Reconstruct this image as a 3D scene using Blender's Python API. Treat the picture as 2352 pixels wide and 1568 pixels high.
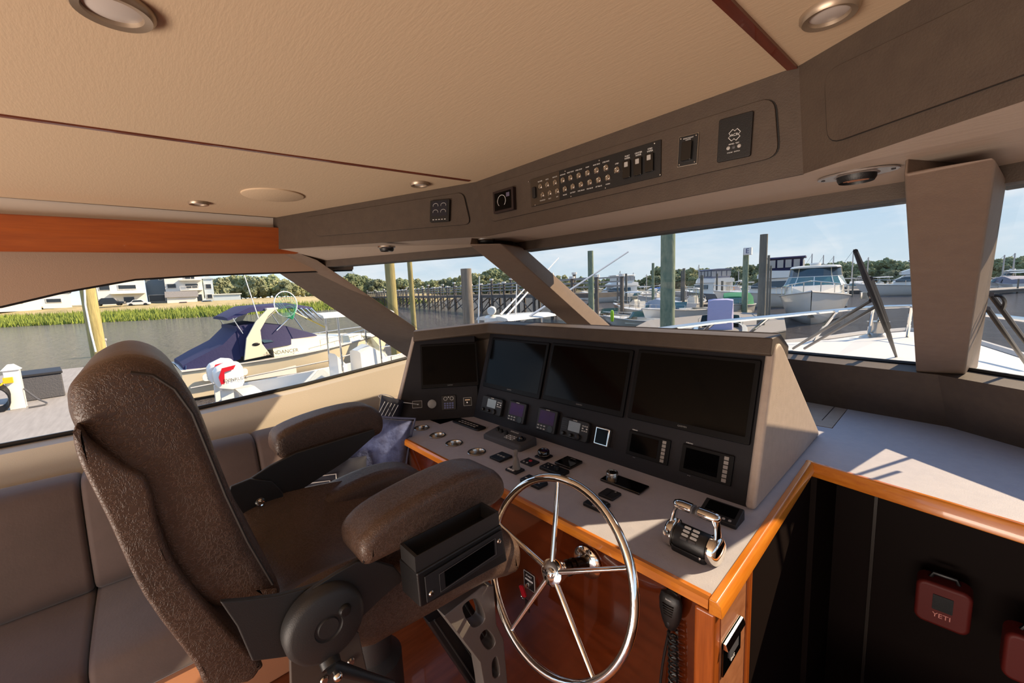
import bpy, bmesh, math, random
from mathutils import Vector as V, Matrix, Euler
R_=math.radians; PI=math.pi
sc=bpy.context.scene; COL=sc.collection
for o in list(bpy.data.objects): bpy.data.objects.remove(o)
# ---------------------------------------------------------------- camera
EYE=1.70; FPX=936.0; PW,PH=2352,1568
def _cam():
    y,p,r=R_(47.6),R_(7.4),R_(-2.44)
    f=V((-math.sin(y)*math.cos(p),math.cos(y)*math.cos(p),-math.sin(p)))
    rt=f.cross(V((0,0,1))).normalized(); up=rt.cross(f)
    return rt*math.cos(r)+up*math.sin(r), -rt*math.sin(r)+up*math.cos(r), f
CR,CU,CD=_cam(); CP=V((0,0,EYE))
cd=bpy.data.cameras.new('camera'); cam=bpy.data.objects.new('camera',cd); COL.objects.link(cam)
cd.sensor_width=36; cd.lens=36*FPX/PW; cd.clip_start=.03; cd.clip_end=3000
cam.matrix_world=Matrix(((CR.x,CU.x,-CD.x,CP.x),(CR.y,CU.y,-CD.y,CP.y),(CR.z,CU.z,-CD.z,CP.z),(0,0,0,1)))
sc.camera=cam
# ---------------------------------------------------------------- exposure, sky, sun, aft fill lamp
sc.view_settings.view_transform='Standard'; sc.view_settings.look='None'
sc.view_settings.gamma=1; sc.view_settings.use_curve_mapping=False; sc.view_settings.exposure=0.0
try:
    sc.cycles.max_bounces=7; sc.cycles.diffuse_bounces=4; sc.cycles.glossy_bounces=4; sc.cycles.transparent_max_bounces=12
    sc.cycles.caustics_reflective=False; sc.cycles.caustics_refractive=False; sc.cycles.sample_clamp_indirect=4
except Exception: pass
w=bpy.data.worlds.new('sky'); sc.world=w; w.use_nodes=True; nt=w.node_tree; nt.nodes.clear()
def wn(t,**k):
    n=nt.nodes.new(t)
    for a,b in k.items(): setattr(n,a,b)
    return n
out=wn('ShaderNodeOutputWorld'); bg=wn('ShaderNodeBackground'); tc=wn('ShaderNodeTexCoord'); sp=wn('ShaderNodeSeparateXYZ')
rp=wn('ShaderNodeValToRGB'); nz=wn('ShaderNodeTexNoise'); mp=wn('ShaderNodeMapping'); cr=wn('ShaderNodeValToRGB'); mx=wn('ShaderNodeMixRGB')
L=nt.links.new
L(tc.outputs['Generated'],sp.inputs[0]); L(sp.outputs['Z'],rp.inputs[0])
e=rp.color_ramp.elements; e[0].position=0.0; e[0].color=(.80,.93,1.02,1); e[1].position=.5; e[1].color=(.33,.58,1.05,1)
m_=rp.color_ramp.elements.new(.16); m_.color=(.62,.83,1.06,1)
mp.inputs['Scale'].default_value=(1.6,1.6,5.5); L(tc.outputs['Generated'],mp.inputs[0]); L(mp.outputs[0],nz.inputs['Vector'])
nz.inputs['Scale'].default_value=2.1; nz.inputs['Detail'].default_value=7; nz.inputs['Roughness'].default_value=.6
L(nz.outputs[0],cr.inputs[0]); cr.color_ramp.elements[0].position=.46; cr.color_ramp.elements[1].position=.72
cr.color_ramp.elements[1].color=(.8,.8,.8,1)
L(cr.outputs[0],mx.inputs[0]); L(rp.outputs[0],mx.inputs[1]); mx.inputs[2].default_value=(1.12,1.12,1.15,1)
L(mx.outputs[0],bg.inputs[0]); bg.inputs[1].default_value=1.5; L(bg.outputs[0],out.inputs[0])
SUN=V((-.69,-1.18,-1.0)).normalized()
def lamp(name,kind,loc,d,energy,col,**k):
    l=bpy.data.lights.new(name,kind); l.energy=energy; l.color=col
    for a,b in k.items(): setattr(l,a,b)
    o=bpy.data.objects.new(name,l); COL.objects.link(o); o.location=loc
    o.rotation_euler=V(d).to_track_quat('-Z','Y').to_euler(); return o
lamp('sun','SUN',(0,0,30),SUN,14.0,(1.0,.76,.50),angle=R_(.7))
# unseen warm fill lamp added aft, aimed up to brighten the headliner
lamp('aft_fill_lamp','AREA',(-.6,-3.1,.35),(-.05,.75,1.0),190,(1.0,.83,.68),shape='RECTANGLE',size=3.4,size_y=1.2)
# ---------------------------------------------------------------- pixel -> place (surveyed planes of the room)
def ray(x,y): return CD*FPX+CR*(x-PW/2)+CU*(PH/2-y)
def pl(x,y,p0,n):
    d=ray(x,y); n=V(n); return CP+d*((V(p0)-CP).dot(n)/d.dot(n))
def az(x,y,z): return pl(x,y,(0,0,z),(0,0,1))
def ay(x,y,Y): return pl(x,y,(0,Y,0),(0,1,0))
def ax(x,y,X): return pl(x,y,(X,0,0),(1,0,0))
# ---------------------------------------------------------------- materials
def lin(c): return tuple(((v/255)/12.92 if v/255<=.04045 else ((v/255+.055)/1.055)**2.4) for v in c)
MATS={}
def mat(name,rgb,rough=.5,metal=0.,bump=None,var=None,coat=0.,spec=.5,emit=None,stretch=None,rgb2=None,vscale=4,kind='noise',sheen=0):
    if name in MATS: return MATS[name]
    m=bpy.data.materials.new(name); m.use_nodes=True; t=m.node_tree; b=t.nodes['Principled BSDF']
    c=(*lin(rgb),1); b.inputs['Base Color'].default_value=c; b.inputs['Roughness'].default_value=rough; b.inputs['Metallic'].default_value=metal
    b.inputs['Specular IOR Level'].default_value=spec
    if coat: b.inputs['Coat Weight'].default_value=coat; b.inputs['Coat Roughness'].default_value=.04
    if sheen: b.inputs['Sheen Weight'].default_value=sheen
    if emit: b.inputs['Emission Color'].default_value=(*lin(emit[0]),1); b.inputs['Emission Strength'].default_value=emit[1]
    co=t.nodes.new('ShaderNodeTexCoord'); mpn=t.nodes.new('ShaderNodeMapping'); t.links.new(co.outputs['Object'],mpn.inputs[0])
    if stretch: mpn.inputs['Scale'].default_value=stretch
    if rgb2:
        if kind=='wave':
            n=t.nodes.new('ShaderNodeTexWave'); n.inputs['Scale'].default_value=vscale; n.inputs['Distortion'].default_value=5; n.inputs['Detail'].default_value=3; n.inputs['Detail Scale'].default_value=1.3
        elif kind=='voronoi':
            n=t.nodes.new('ShaderNodeTexVoronoi'); n.inputs['Scale'].default_value=vscale
        else:
            n=t.nodes.new('ShaderNodeTexNoise'); n.inputs['Scale'].default_value=vscale; n.inputs['Detail'].default_value=6; n.inputs['Roughness'].default_value=.6
        t.links.new(mpn.outputs[0],n.inputs['Vector'])
        r=t.nodes.new('ShaderNodeValToRGB'); r.color_ramp.elements[0].color=c; r.color_ramp.elements[1].color=(*lin(rgb2),1)
        r.color_ramp.elements[0].position=.3; r.color_ramp.elements[1].position=.7
        t.links.new(n.outputs['Fac' if 'Fac' in n.outputs else 0],r.inputs[0]); t.links.new(r.outputs[0],b.inputs['Base Color'])
    if bump:
        s,st,kd=bump
        if kd=='leather':
            n=t.nodes.new('ShaderNodeTexVoronoi'); n.feature='DISTANCE_TO_EDGE'; n.inputs['Scale'].default_value=s
            n2=t.nodes.new('ShaderNodeTexNoise'); n2.inputs['Scale'].default_value=s*.35; n2.inputs['Detail'].default_value=4
            mm=t.nodes.new('ShaderNodeMixRGB'); mm.inputs[0].default_value=.12; t.links.new(mpn.outputs[0],mm.inputs[1]); t.links.new(n2.outputs['Color'],mm.inputs[2])
            t.links.new(mpn.outputs[0],n2.inputs['Vector']); t.links.new(mm.outputs[0],n.inputs['Vector'])
            mpp=t.nodes.new('ShaderNodeMath'); mpp.operation='MINIMUM'; mpp.inputs[1].default_value=.12
            t.links.new(n.outputs['Distance'],mpp.inputs[0]); hout=mpp.outputs[0]
            rr_=t.nodes.new('ShaderNodeValToRGB'); rr_.color_ramp.elements[0].position=.0; rr_.color_ramp.elements[0].color=(.26,.26,.26,1); rr_.color_ramp.elements[1].position=.07; rr_.color_ramp.elements[1].color=(0,0,0,1)
            mc_=t.nodes.new('ShaderNodeMixRGB'); t.links.new(n.outputs['Distance'],rr_.inputs[0]); t.links.new(rr_.outputs[0],mc_.inputs[0]); mc_.inputs[2].default_value=(*lin((150,118,98)),1)
            src=b.inputs['Base Color'].links[0].from_socket if b.inputs['Base Color'].links else None
            if src: t.links.new(src,mc_.inputs[1])
            t.links.new(mc_.outputs[0],b.inputs['Base Color'])
        else:
            n=t.nodes.new('ShaderNodeTexNoise'); n.inputs['Scale'].default_value=s; n.inputs['Detail'].default_value=5; n.inputs['Roughness'].default_value=.6
            t.links.new(mpn.outputs[0],n.inputs['Vector']); hout=n.outputs[0]
        bp=t.nodes.new('ShaderNodeBump'); bp.inputs['Strength'].default_value=st; bp.inputs['Distance'].default_value=.004 if kd=='leather' else (.02 if kd=='big' else .003)
        t.links.new(hout,bp.inputs['Height']); t.links.new(bp.outputs[0],b.inputs['Normal'])
    MATS[name]=m; return m
def glassmat(name,tint,refl=.5,rough=0):
    m=bpy.data.materials.new(name); m.use_nodes=True; t=m.node_tree; t.nodes.clear()
    o=t.nodes.new('ShaderNodeOutputMaterial'); mi=t.nodes.new('ShaderNodeMixShader'); tr=t.nodes.new('ShaderNodeBsdfTransparent'); g=t.nodes.new('ShaderNodeBsdfGlossy'); fr=t.nodes.new('ShaderNodeFresnel')
    fr.inputs[0].default_value=1.45; mu=t.nodes.new('ShaderNodeMath'); mu.operation='MULTIPLY'; mu.inputs[1].default_value=refl
    tr.inputs[0].default_value=(*tint,1); g.inputs['Roughness'].default_value=rough
    t.links.new(fr.outputs[0],mu.inputs[0]); t.links.new(mu.outputs[0],mi.inputs[0]); t.links.new(tr.outputs[0],mi.inputs[1]); t.links.new(g.outputs[0],mi.inputs[2]); t.links.new(mi.outputs[0],o.inputs[0])
    MATS[name]=m; return m
glass=glassmat('tinted_window_glass',(.75,.76,.76),.06)
clear=glassmat('clear_glass',(.8,.85,.85),.8)
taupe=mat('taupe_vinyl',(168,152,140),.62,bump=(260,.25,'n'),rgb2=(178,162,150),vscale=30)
taupe_shaded=mat('shaded_taupe_vinyl',(70,58,50),.6,bump=(240,.25,'n'),rgb2=(78,66,56),vscale=25)  # same vinyl as taupe, darkened to carry the shade on these faces
taupe_half_shaded=mat('half_shaded_taupe_vinyl',(122,104,92),.6,bump=(240,.25,'n'),rgb2=(130,112,98),vscale=25)  # same vinyl again for the pillars, part of their shade put into the colour
workv=mat('grey_worktop_vinyl',(174,172,181),.6,bump=(260,.25,'n'),rgb2=(183,180,187),vscale=30)
cream=mat('cream_vinyl',(206,190,168),.7,bump=(120,.35,'n'),stretch=(1,.25,1))
liner=mat('ribbed_headliner',(214,190,160),.75,bump=(170,.055,'big'),stretch=(.22,1,1))
white_v=mat('off_white_panel',(214,208,200),.5)
wood=mat('varnished_teak',(212,130,40),.25,coat=.7,rgb2=(188,104,24),kind='noise',vscale=5,stretch=(1,14,14))
woody=mat('varnished_teak_lengthwise',(214,134,42),.25,coat=.7,rgb2=(190,106,26),vscale=5,stretch=(14,1,14))
woodz=mat('varnished_teak_upright',(176,92,34),.3,coat=.5,rgb2=(138,68,24),vscale=5,stretch=(22,22,1))
gwood=mat('gloss_mahogany',(84,34,13),.09,coat=1.,rgb2=(64,24,8),vscale=4,stretch=(1,9,9))
teakv=mat('satin_teak_veneer',(168,112,76),.4,rgb2=(142,88,56),vscale=6,stretch=(26,3,9),kind='noise')
floorm=mat('teak_plank_floor',(120,66,40),.3,coat=.35,rgb2=(90,44,24),vscale=3,stretch=(12,1.2,1))
leather=mat('brown_leather',(84,64,53),.42,bump=(84,.8,'leather'),rgb2=(64,48,40),vscale=6)
suede=mat('brown_suede',(92,76,72),.8,bump=(90,.15,'n'),rgb2=(80,66,62),vscale=5,sheen=.3)
black=mat('black_plastic',(20,20,22),.42,bump=(400,.15,'n'))
blackg=mat('gloss_black',(7,7,8),.06,coat=.6)
screen=mat('dark_display_glass',(5,5,6),.09,spec=.09)
carbon=mat('black_carbon_weave_panel',(27,25,30),.5,spec=.25,bump=(700,.3,'n'))
grey=mat('grey_plastic',(74,74,78),.5)
dgrey=mat('charcoal_plastic',(38,38,41),.5,spec=.3)
coatbl=mat('black_powder_coat',(38,37,38),.5,bump=(500,.2,'n'))
silver=mat('cast_silver_paint',(118,112,108),.42,metal=.4,bump=(600,.2,'n'))
chrome=mat('polished_steel',(232,228,222),.05,metal=1)
brushed=mat('brushed_steel',(190,184,176),.25,metal=1)
whitep=mat('white_print',(225,225,225),.6)
whitel=mat('white_gelcoat',(228,226,220),.3,coat=.3)
red=mat('red_plastic',(190,22,40),.4)
ltgrey=mat('light_grey_plastic',(172,170,168),.5)
# ---------------------------------------------------------------- mesh helpers
class MB:
    def __init__(s): s.bm=bmesh.new()
    def poly(s,pts):
        vs=[s.bm.verts.new(V(p)) for p in pts]; s.bm.faces.new(vs); return s
    def box(s,c,d,rot=None,M=None):
        g=bmesh.ops.create_cube(s.bm,size=1); vs=g['verts']
        T=Matrix.Translation(V(c))
        if rot: T=T@Euler(rot).to_matrix().to_4x4()
        T=T@Matrix.Diagonal((*d,1))
        if M: T=M@T
        bmesh.ops.transform(s.bm,matrix=T,verts=vs); return s
    def prism(s,pts,vec):
        vec=V(vec); a=[s.bm.verts.new(V(p)) for p in pts]; b=[s.bm.verts.new(V(p)+vec) for p in pts]; n=len(a)
        s.bm.faces.new(a[::-1]); s.bm.faces.new(b)
        for i in range(n): s.bm.faces.new((a[i],a[(i+1)%n],b[(i+1)%n],b[i]))
        return s
    def loft(s,rings,closed=True,cap=True):
        R=[[s.bm.verts.new(V(p)) for p in r] for r in rings]; n=len(R[0])
        for a,b in zip(R,R[1:]):
            for i in range(n if closed else n-1): s.bm.faces.new((a[i],a[(i+1)%n],b[(i+1)%n],b[i]))
        if cap and closed:
            s.bm.faces.new(R[0][::-1]); s.bm.faces.new(R[-1])
        return s
    def tube(s,pts,r,n=10,cap=True,closed=False):
        pts=[V(p) for p in pts]; rr=r if isinstance(r,(list,tuple)) else [r]*len(pts); rings=[]; up=None; m=len(pts)
        for i,p in enumerate(pts):
            if closed: d=(pts[(i+1)%m]-pts[i-1]).normalized()
            else: d=(pts[min(i+1,m-1)]-pts[max(i-1,0)]).normalized()
            if up is None: up=V((0,0,1)) if abs(d.z)<.9 else V((1,0,0))
            a=d.cross(up)
            if a.length<1e-5: a=d.cross(V((0,1,0)))
            a.normalize(); b=a.cross(d).normalized(); up=b
            rings.append([p+(a*math.cos(t*2*PI/n)+b*math.sin(t*2*PI/n))*rr[i] for t in range(n)])
        if closed: rings.append(rings[0]); return s.loft(rings,True,False)
        return s.loft(rings,True,cap)
    def lathe(s,prof,n=24,M=None,c=(0,0,0)):
        rings=[[V((r*math.cos(t*2*PI/n),r*math.sin(t*2*PI/n),z))+V(c) for t in range(n)] for r,z in prof]
        if M: rings=[[M@p for p in r] for r in rings]
        return s.loft(rings)
    def cyl(s,c,r,h,n=20,M=None): return s.lathe([(r,-h/2),(r,h/2)],n,M,c)
    def sph(s,c,r,n=12,M=None):
        r=(r,r,r) if not isinstance(r,(tuple,list)) else r
        g=bmesh.ops.create_uvsphere(s.bm,u_segments=n,v_segments=max(6,n//2+2),radius=1)
        T=Matrix.Translation(V(c))@Matrix.Diagonal((*r,1))
        if M: T=M@T
        bmesh.ops.transform(s.bm,matrix=T,verts=g['verts']); return s
    def rbox(s,c,d,r,n=4,M=None,ax='z'):
        # box whose outline across the chosen axis is rounded by radius r
        x,y,z=d[0]/2,d[1]/2,d[2]; pts=[]
        for sx,sy,a0 in ((1,1,0),(-1,1,90),(-1,-1,180),(1,-1,270)):
            for k in range(n+1):
                a=R_(a0+90*k/n); pts.append(V((sx*(x-r)+r*math.cos(a),sy*(y-r)+r*math.sin(a),0)))
        rings=[]
        for zz,sc_ in ((-z/2,1),(z/2,1)): rings.append([V((p.x*sc_,p.y*sc_,zz))+V(c) for p in pts])
        if M: rings=[[M@p for p in q] for q in rings]
        return s.loft(rings)
    def ring(s,c,r0,r1,h,n=32,M=None):
        prof=[(r0,0),(r1,0),(r1,h),(r0,h)]
        rings=[[V((r*math.cos(t*2*PI/n),r*math.sin(t*2*PI/n),z))+V(c) for r,z in prof] for t in range(n)]
        if M: rings=[[M@p for p in r] for r in rings]
        rings.append(rings[0]); return s.loft(rings,True,False)
def link(name,data,parent=None):
    o=bpy.data.objects.new(name,data); COL.objects.link(o)
    if parent is not None: o.parent=parent
    return o
def obj(name,mb,m,parent=None,bevel=0,smooth=False,seg=2,sub=0,label=None,weld=True):
    me=bpy.data.meshes.new(name)
    if weld: bmesh.ops.remove_doubles(mb.bm,verts=mb.bm.verts,dist=1e-6)
    bmesh.ops.recalc_face_normals(mb.bm,faces=mb.bm.faces); mb.bm.to_mesh(me); mb.bm.free()
    me.materials.append(m); o=link(name,me,parent)
    if smooth or bevel or sub:
        for p in me.polygons: p.use_smooth=True
    if bevel:
        b=o.modifiers.new('b','BEVEL'); b.width=bevel; b.segments=seg; b.limit_method='ANGLE'; b.angle_limit=R_(40)
        b.harden_normals=True
    elif smooth and not sub:
        try: me.set_sharp_from_angle(angle=R_(42))
        except Exception: pass
    if sub:
        q=o.modifiers.new('s','SUBSURF'); q.levels=sub; q.render_levels=sub
    if label: o['label']=label
    return o
def thing(name,label,cat,loc=(0,0,0),M=None,group=None,rz=0):
    o=link(name,None); o.empty_display_size=.05
    if M is not None: o.matrix_world=M
    else: o.location=loc; o.rotation_euler=(0,0,rz)
    o['label']=label; o['category']=cat
    if group: o['group']=group
    return o
def tag(o,label,cat,group=None,kind=None):
    o['label']=label; o['category']=cat
    if group: o['group']=group
    if kind: o['kind']=kind
    return o
def struct(name,mb,m,**k):
    o=obj(name,mb,m,**k)
    if k.get('parent') is None: o['kind']='structure'
    return o
def copy_tree(o,parent=None):
    c=o.copy(); COL.objects.link(c)
    c.parent=parent
    for ch in o.children:
        if ch.name in bpy.data.objects: copy_tree(ch,c)
    return c
def text(name,s,size,m,parent,loc,M=None,ext=.0004,align='CENTER',label=None):
    cu=bpy.data.curves.new(name,'FONT'); cu.body=s; cu.size=size; cu.extrude=ext; cu.align_x=align; cu.align_y='CENTER'; cu.resolution_u=2
    t=bpy.data.objects.new('t',cu); COL.objects.link(t)
    dg=bpy.context.evaluated_depsgraph_get(); me=bpy.data.meshes.new_from_object(t.evaluated_get(dg))
    bpy.data.objects.remove(t); me.materials.clear(); me.materials.append(m)
    o=link(name,me,parent)
    T=Matrix.Translation(V(loc)); o.matrix_basis=T@M if M is not None else T
    if label: o['label']=label
    return o
def frame(o,u,v):
    # local frame: x along u, y along v (made square), z out
    u=V(u).normalized(); w_=u.cross(V(v)).normalized(); v=w_.cross(u)
    return Matrix(((u.x,v.x,w_.x,o[0]),(u.y,v.y,w_.y,o[1]),(u.z,v.z,w_.z,o[2]),(0,0,0,1)))
def fuv(F,px,py):
    p=pl(px,py,F.translation,F.col[2].to_3d()); q=F.inverted()@p; return q.x,q.y
def sub_frame(F,x,y,z=0,ang=0): return F@Matrix.Translation((x,y,z))@Matrix.Rotation(ang,4,'Z')
# ================================================================ ROOM SHELL
ZC=2.12; ZS=1.907
cTL=az(1080,415,ZC); cTR=az(1835,150,ZC); lTL=az(640,498,ZC); rTR=az(2090,0,ZC)
YF=cTR.y
# floor with the stairwell left open
m=MB(); m.poly([(-2.85,-3.3,0),(1.35,-3.3,0),(1.35,.98,0),(-.36,.98,0),(-.36,1.05,0),(-2.85,1.05,0)])
struct('floor',m,floorm)
# ceiling: headliner with soft camber, plus a lower plate thickness
lTLx=V((-2.47,.60,ZC))
r2=cTR+(rTR-cTR)*7.5
m=MB(); m.prism([(-2.50,-3.3,ZC),(-2.44,lTL.y+.02,ZC),lTL+V((0,.06,0)),cTL+V((0,.08,0)),(cTR.x,YF+.08,ZC),tuple(r2+V((0,.12,0))),(1.35,-3.3,ZC)],(0,0,.04))
struct('ceiling',m,liner)
# white strip and teak valance along the port side
m=MB(); m.box((-2.475,-1.35,2.075),(.03,4.05,.09)); struct('trim_1',m,white_v)
def vb(px,py): return ax(px,py,-2.42)
a,b,c,d=vb(0,490),vb(672,524),vb(694,583),vb(0,577)
z0t=a.z+(a.z-b.z)*(3.0)/1.0*.3; pts=[V((-2.42,-3.2,2.04)),a,b+V((0,0,0)),b+(c-b)*.45+V((0,.012,0))]
for k in range(5):
    t=k/4; q=c+V((0,-.035+.035*math.cos(t*PI/2),.035-.035*math.sin(t*PI/2))); pts.append(q)
pts+= [d,V((-2.42,-3.2,1.90))]
m=MB(); m.prism(pts,(-.03,0,0))
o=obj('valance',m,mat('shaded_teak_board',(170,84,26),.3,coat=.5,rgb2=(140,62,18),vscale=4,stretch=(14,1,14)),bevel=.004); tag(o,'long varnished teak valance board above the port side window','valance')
# ---------------- overhead consoles (angled facets)
def facet(name,TL,TR,BR,BL,label,hatch,ins=.9):
    t=thing(name,label,'cabinet',loc=(0,0,0))
    n=(TR-TL).cross(BL-TL).normalized()
    if n.y>0: n=-n
    m=MB(); m.prism([TL+V((0,0,-.001)),TR+V((0,0,-.001)),BR,BL],-n*.006); obj('face_panel',m,taupe_shaded,t)
    # hatch outline: a thin shadow gap groove and a raised door
    u=(TR-TL).normalized(); F=frame(TL,u,(TL-BL))
    if F.col[2].to_3d().dot(n)<0: F=frame(TL,u,(BL-TL))
    q=[F.inverted()@p if not isinstance(p,tuple) else V((*fuv(F,*p),0)) for p in hatch]
    # rounded quad
    def rq(q,r,k=5):
        out=[]
        for i in range(4):
            p0,p1,p2=q[i-1],q[i],q[(i+1)%4]; d0=(p0-p1).normalized(); d1=(p2-p1).normalized()
            for j in range(k+1):
                s=j/k; A=p1+d0*r; B=p1+d1*r; out.append(A*(1-s)**2+p1*2*s*(1-s)+B*s*s)
        return out
    cen=sum(q,V((0,0,0)))/4
    g=[F@(p+V((0,0,.0015))) for p in rq([cen+(p-cen)*1.0+(p-cen).normalized()*.003 for p in q],.03)]
    h=[F@(p) for p in rq(q,.028)]
    nn=F.col[2].to_3d()
    m=MB(); m.prism(g,nn*.0005); obj('hatch_gap',m,black,t)
    m=MB(); m.prism(h,nn*.006); obj('hatch_door',m,taupe_shaded,t,bevel=.0015)
    return t,F
def on(px,py,A,B,C):
    n=(B-A).cross(C-A); return pl(px,py,A,n)
cBR=ay(1845,400,YF); cBL=ay(1118,540,YF); cBR.z=ZS; cBL.z=ZS
cTLs=V((cTL.x,YF,ZC))
cTL=V((cTL.x,YF,ZC)); cTR=V((cTR.x,YF,ZC)); cBL.y=YF; cBR.y=YF
tC,FC=facet('overhead_console',cTL,cTR,cBR,cBL,'centre section of the overhead console holding the switch panel','',[]) if 0 else facet('overhead_console',cTL,cTR,cBR,cBL,'taupe overhead console centre section holding the long black breaker switch panel',[(1105,432),(1780,222),(1790,360),(1130,510)])
lBL=on(700,568,lTL,cTL,cBL); lBLx=lBL+(lBL-cBL).normalized()*.22; lTLx2=lTL+(lTL-cTL).normalized()*.05
tL,FL=facet('overhead_console',lTLx2,cTL,cBL,lBLx,'taupe overhead console port section with one small four-dial display',[(700,500),(1065,442),(1082,515),(730,543)])
rTRx=cTR+(rTR-cTR)*6; rBR=on(2352,232,cTR,rTR,cBR); rBRx=cBR+(rBR-cBR)*1.6
rTRx=cTR+(rTR-cTR).normalized()*1.5; rBRx=cBR+(rBR-cBR).normalized()*1.5
tR,FR=facet('overhead_console',cTR,rTRx,rBRx,cBR,'taupe overhead console starboard section with a big blank hatch',[(1898,165),(2560,-150),(2640,70),(1905,332)])
# ceiling teak strips running aft
m=MB()
p0,p1,q0,q1=az(1808,155,ZC),az(1832,150,ZC),az(1645,0,ZC),az(1688,0,ZC)
e0=p0+(q0-p0)*9; e1=p1+(q1-p1)*9; m.prism([p0,p1,e1,e0],(0,0,-.006)); struct('trim_2',m,mat('dark_teak',(112,44,20),.35,coat=.4,rgb2=(90,32,14),vscale=6,stretch=(14,1,14)))
m=MB()
p0=az(1078,414,ZC); q0=az(0,263,ZC); dr=(q0-p0).normalized(); e0=p0+dr*4.2
m.prism([p0+V((-.006,0,0)),p0+V((.006,0,0)),e0+V((.006,0,0)),e0+V((-.006,0,0))],(0,0,-.004)); struct('trim_3',m,MATS['dark_teak'])
# soffit
hL0=az(715,577,ZS); hL1=az(1080,565,ZS); hC0=az(1190,561,ZS); hC1=az(1900,462,ZS); hR0=az(2352,368,ZS)
kL=hL1+(hL1-hL0).normalized()*.12
hdrop=.037
gL0=az(755,612,1.87); gL1=az(1098,583,1.87); gC0=az(1215,572,1.87); gC1=az(2070,455,1.87); gR0=az(2318,412,1.87)
gCl=gC0+(gC0-gC1).normalized()*.12; gCr=gC1+(gC1-gC0).normalized()*.12
gLr=gL1+(gL1-gL0).normalized()*.14; gLl=gL0+(gL0-gL1).normalized()*.22
# the corner where port and centre headers meet
K1=V((-1.405,1.315,1.87)); K2=V((.02,1.345,1.87)); K0=V((-2.62,.78,1.87))
K3=V((1.25,.90,1.87))
def z_(p,z): return V((p.x,p.y,z))
m=MB()
S=[z_(lBLx,ZS),cBL,cBR,rBRx]
hdr=[K0,K1,K2,K3]
hin=[z_(hL0,ZS)+V((-.5,-.3,0)),z_((hL1+K1)/2,ZS)+V((-.02,.03,0)),z_(K2,ZS)+V((-.02,.05,0)),z_(K3,ZS)+V((0,.03,0))]
hin=[K0+V((0,.0,ZS-1.87)),K1+V((0,.0,ZS-1.87)),K2+V((0,.0,ZS-1.87)),K3+V((0,.0,ZS-1.87))]
lb=z_(lBLx,lBLx.z)
for A,B,Cc,D in ((lBLx,cBL,hin[1],hin[0]),(cBL,cBR,hin[2],hin[1]),(cBR,rBRx,hin[3],hin[2])):
    m.poly([A,B,Cc]); m.poly([A,Cc,D])
struct('trim_4',m,mat('soffit_vinyl',(188,172,158),.65,bump=(90,.2,'n'),stretch=(.3,1,1)))
m=MB()
for i in range(3):
    a,b=hin[i],hin[i+1]; m.poly([a,b,hdr[i+1],hdr[i]])
    n=V((b-a).cross(V((0,0,1)))).normalized()
    if n.y<0: n=-n
    m.poly([hdr[i],hdr[i+1],hdr[i+1]+n*.12,hdr[i]+n*.12])
    m.poly([hin[i]+V((0,0,.05)),hin[i+1]+V((0,0,.05)),hdr[i+1]+n*.12+V((0,0,.06)),hdr[i]+n*.12+V((0,0,.06))])
struct('trim_5',m,taupe_shaded)
# ---------------- windshield glass
B1=V((-2.02,3.12,1.24)); B2=V((.02,2.83,1.24)); B3=V((1.45,1.75,1.24)); B0=V((-3.05,1.95,1.24))
HD=V((0,.03,.01))
def win(name,tl,tr,br,bl):
    m=MB(); n=(tr-tl).cross(bl-tl).normalized(); m.prism([tl,tr,br,bl],n*.006); struct(name,m,glass)
win('window_1',K0+HD,K1+HD,B1,B0); win('window_2',K1+HD,K2+HD,B2,B1); win('window_3',K2+HD,K3+HD,B3,B2)
# sill band under the windshield, ledge, and the front bulkhead down to the counter
led=[]; 
for i,(p) in enumerate((B0,B1,B2,B3)): led.append(p)
def inner(p,d,z): 
    c=V((-.75,.6,0)); v=(V((c.x,c.y,0))-V((p.x,p.y,0))).normalized(); return V((p.x+v.x*d,p.y+v.y*d,z))
li=[inner(p,.17,1.225) for p in led]; dk=[inner(p,.02,.95) for p in led]; 
m=MB()
for i in range(3):
    m.poly([led[i]+V((0,0,-.004)),led[i+1]+V((0,0,-.004)),li[i+1],li[i]]); m.poly([li[i],li[i+1],dk[i+1],dk[i]])
struct('wall_front',m,taupe_shaded)
m=MB()
for i in range(3): m.tube([led[i]+V((0,-.01,0)),led[i+1]+V((0,-.01,0))],.012,6)
struct('trim_6',m,black)
# ---------------- port side wall and window
SN=V((.8,0,-.30)).normalized()  # port side wall leans inboard at the top
SP=V((-2.85,0,1.10))
def sw(px,py): return pl(px,py,SP,SN)
def sw_z(y,z): return V((SP.x+(z-SP.z)*.30/.8,y,z))
top=[sw(0,703),sw(150,668),sw(310,640),sw(470,630),sw(625,625)]
bot=[sw(0,1028),sw(220,986),sw(450,941),sw(700,885),sw(932,825)]
topx=[sw_z(-3.2,1.62)]+top+[top[-1]+(top[-1]-top[-2]).normalized()*.45]
botx=[sw_z(-3.2,1.06)]+bot+[bot[-1]+(bot[-1]-bot[-2]).normalized()*.35]
m=MB()
for i in range(len(topx)-1):
    a,b=topx[i],topx[i+1]; m.poly([a,b,sw_z(b.y,2.14),sw_z(a.y,2.14)])
    # reveal to the glass
    m.poly([a,b,b+V((-.06,0,0)),a+V((-.06,0,0))])
struct('wall_left',m,mat('taupe_side_panel',(158,132,112),.6,bump=(240,.2,'n')))
m=MB()
lo=[sw_z(p.y,.2) for p in botx]
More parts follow.
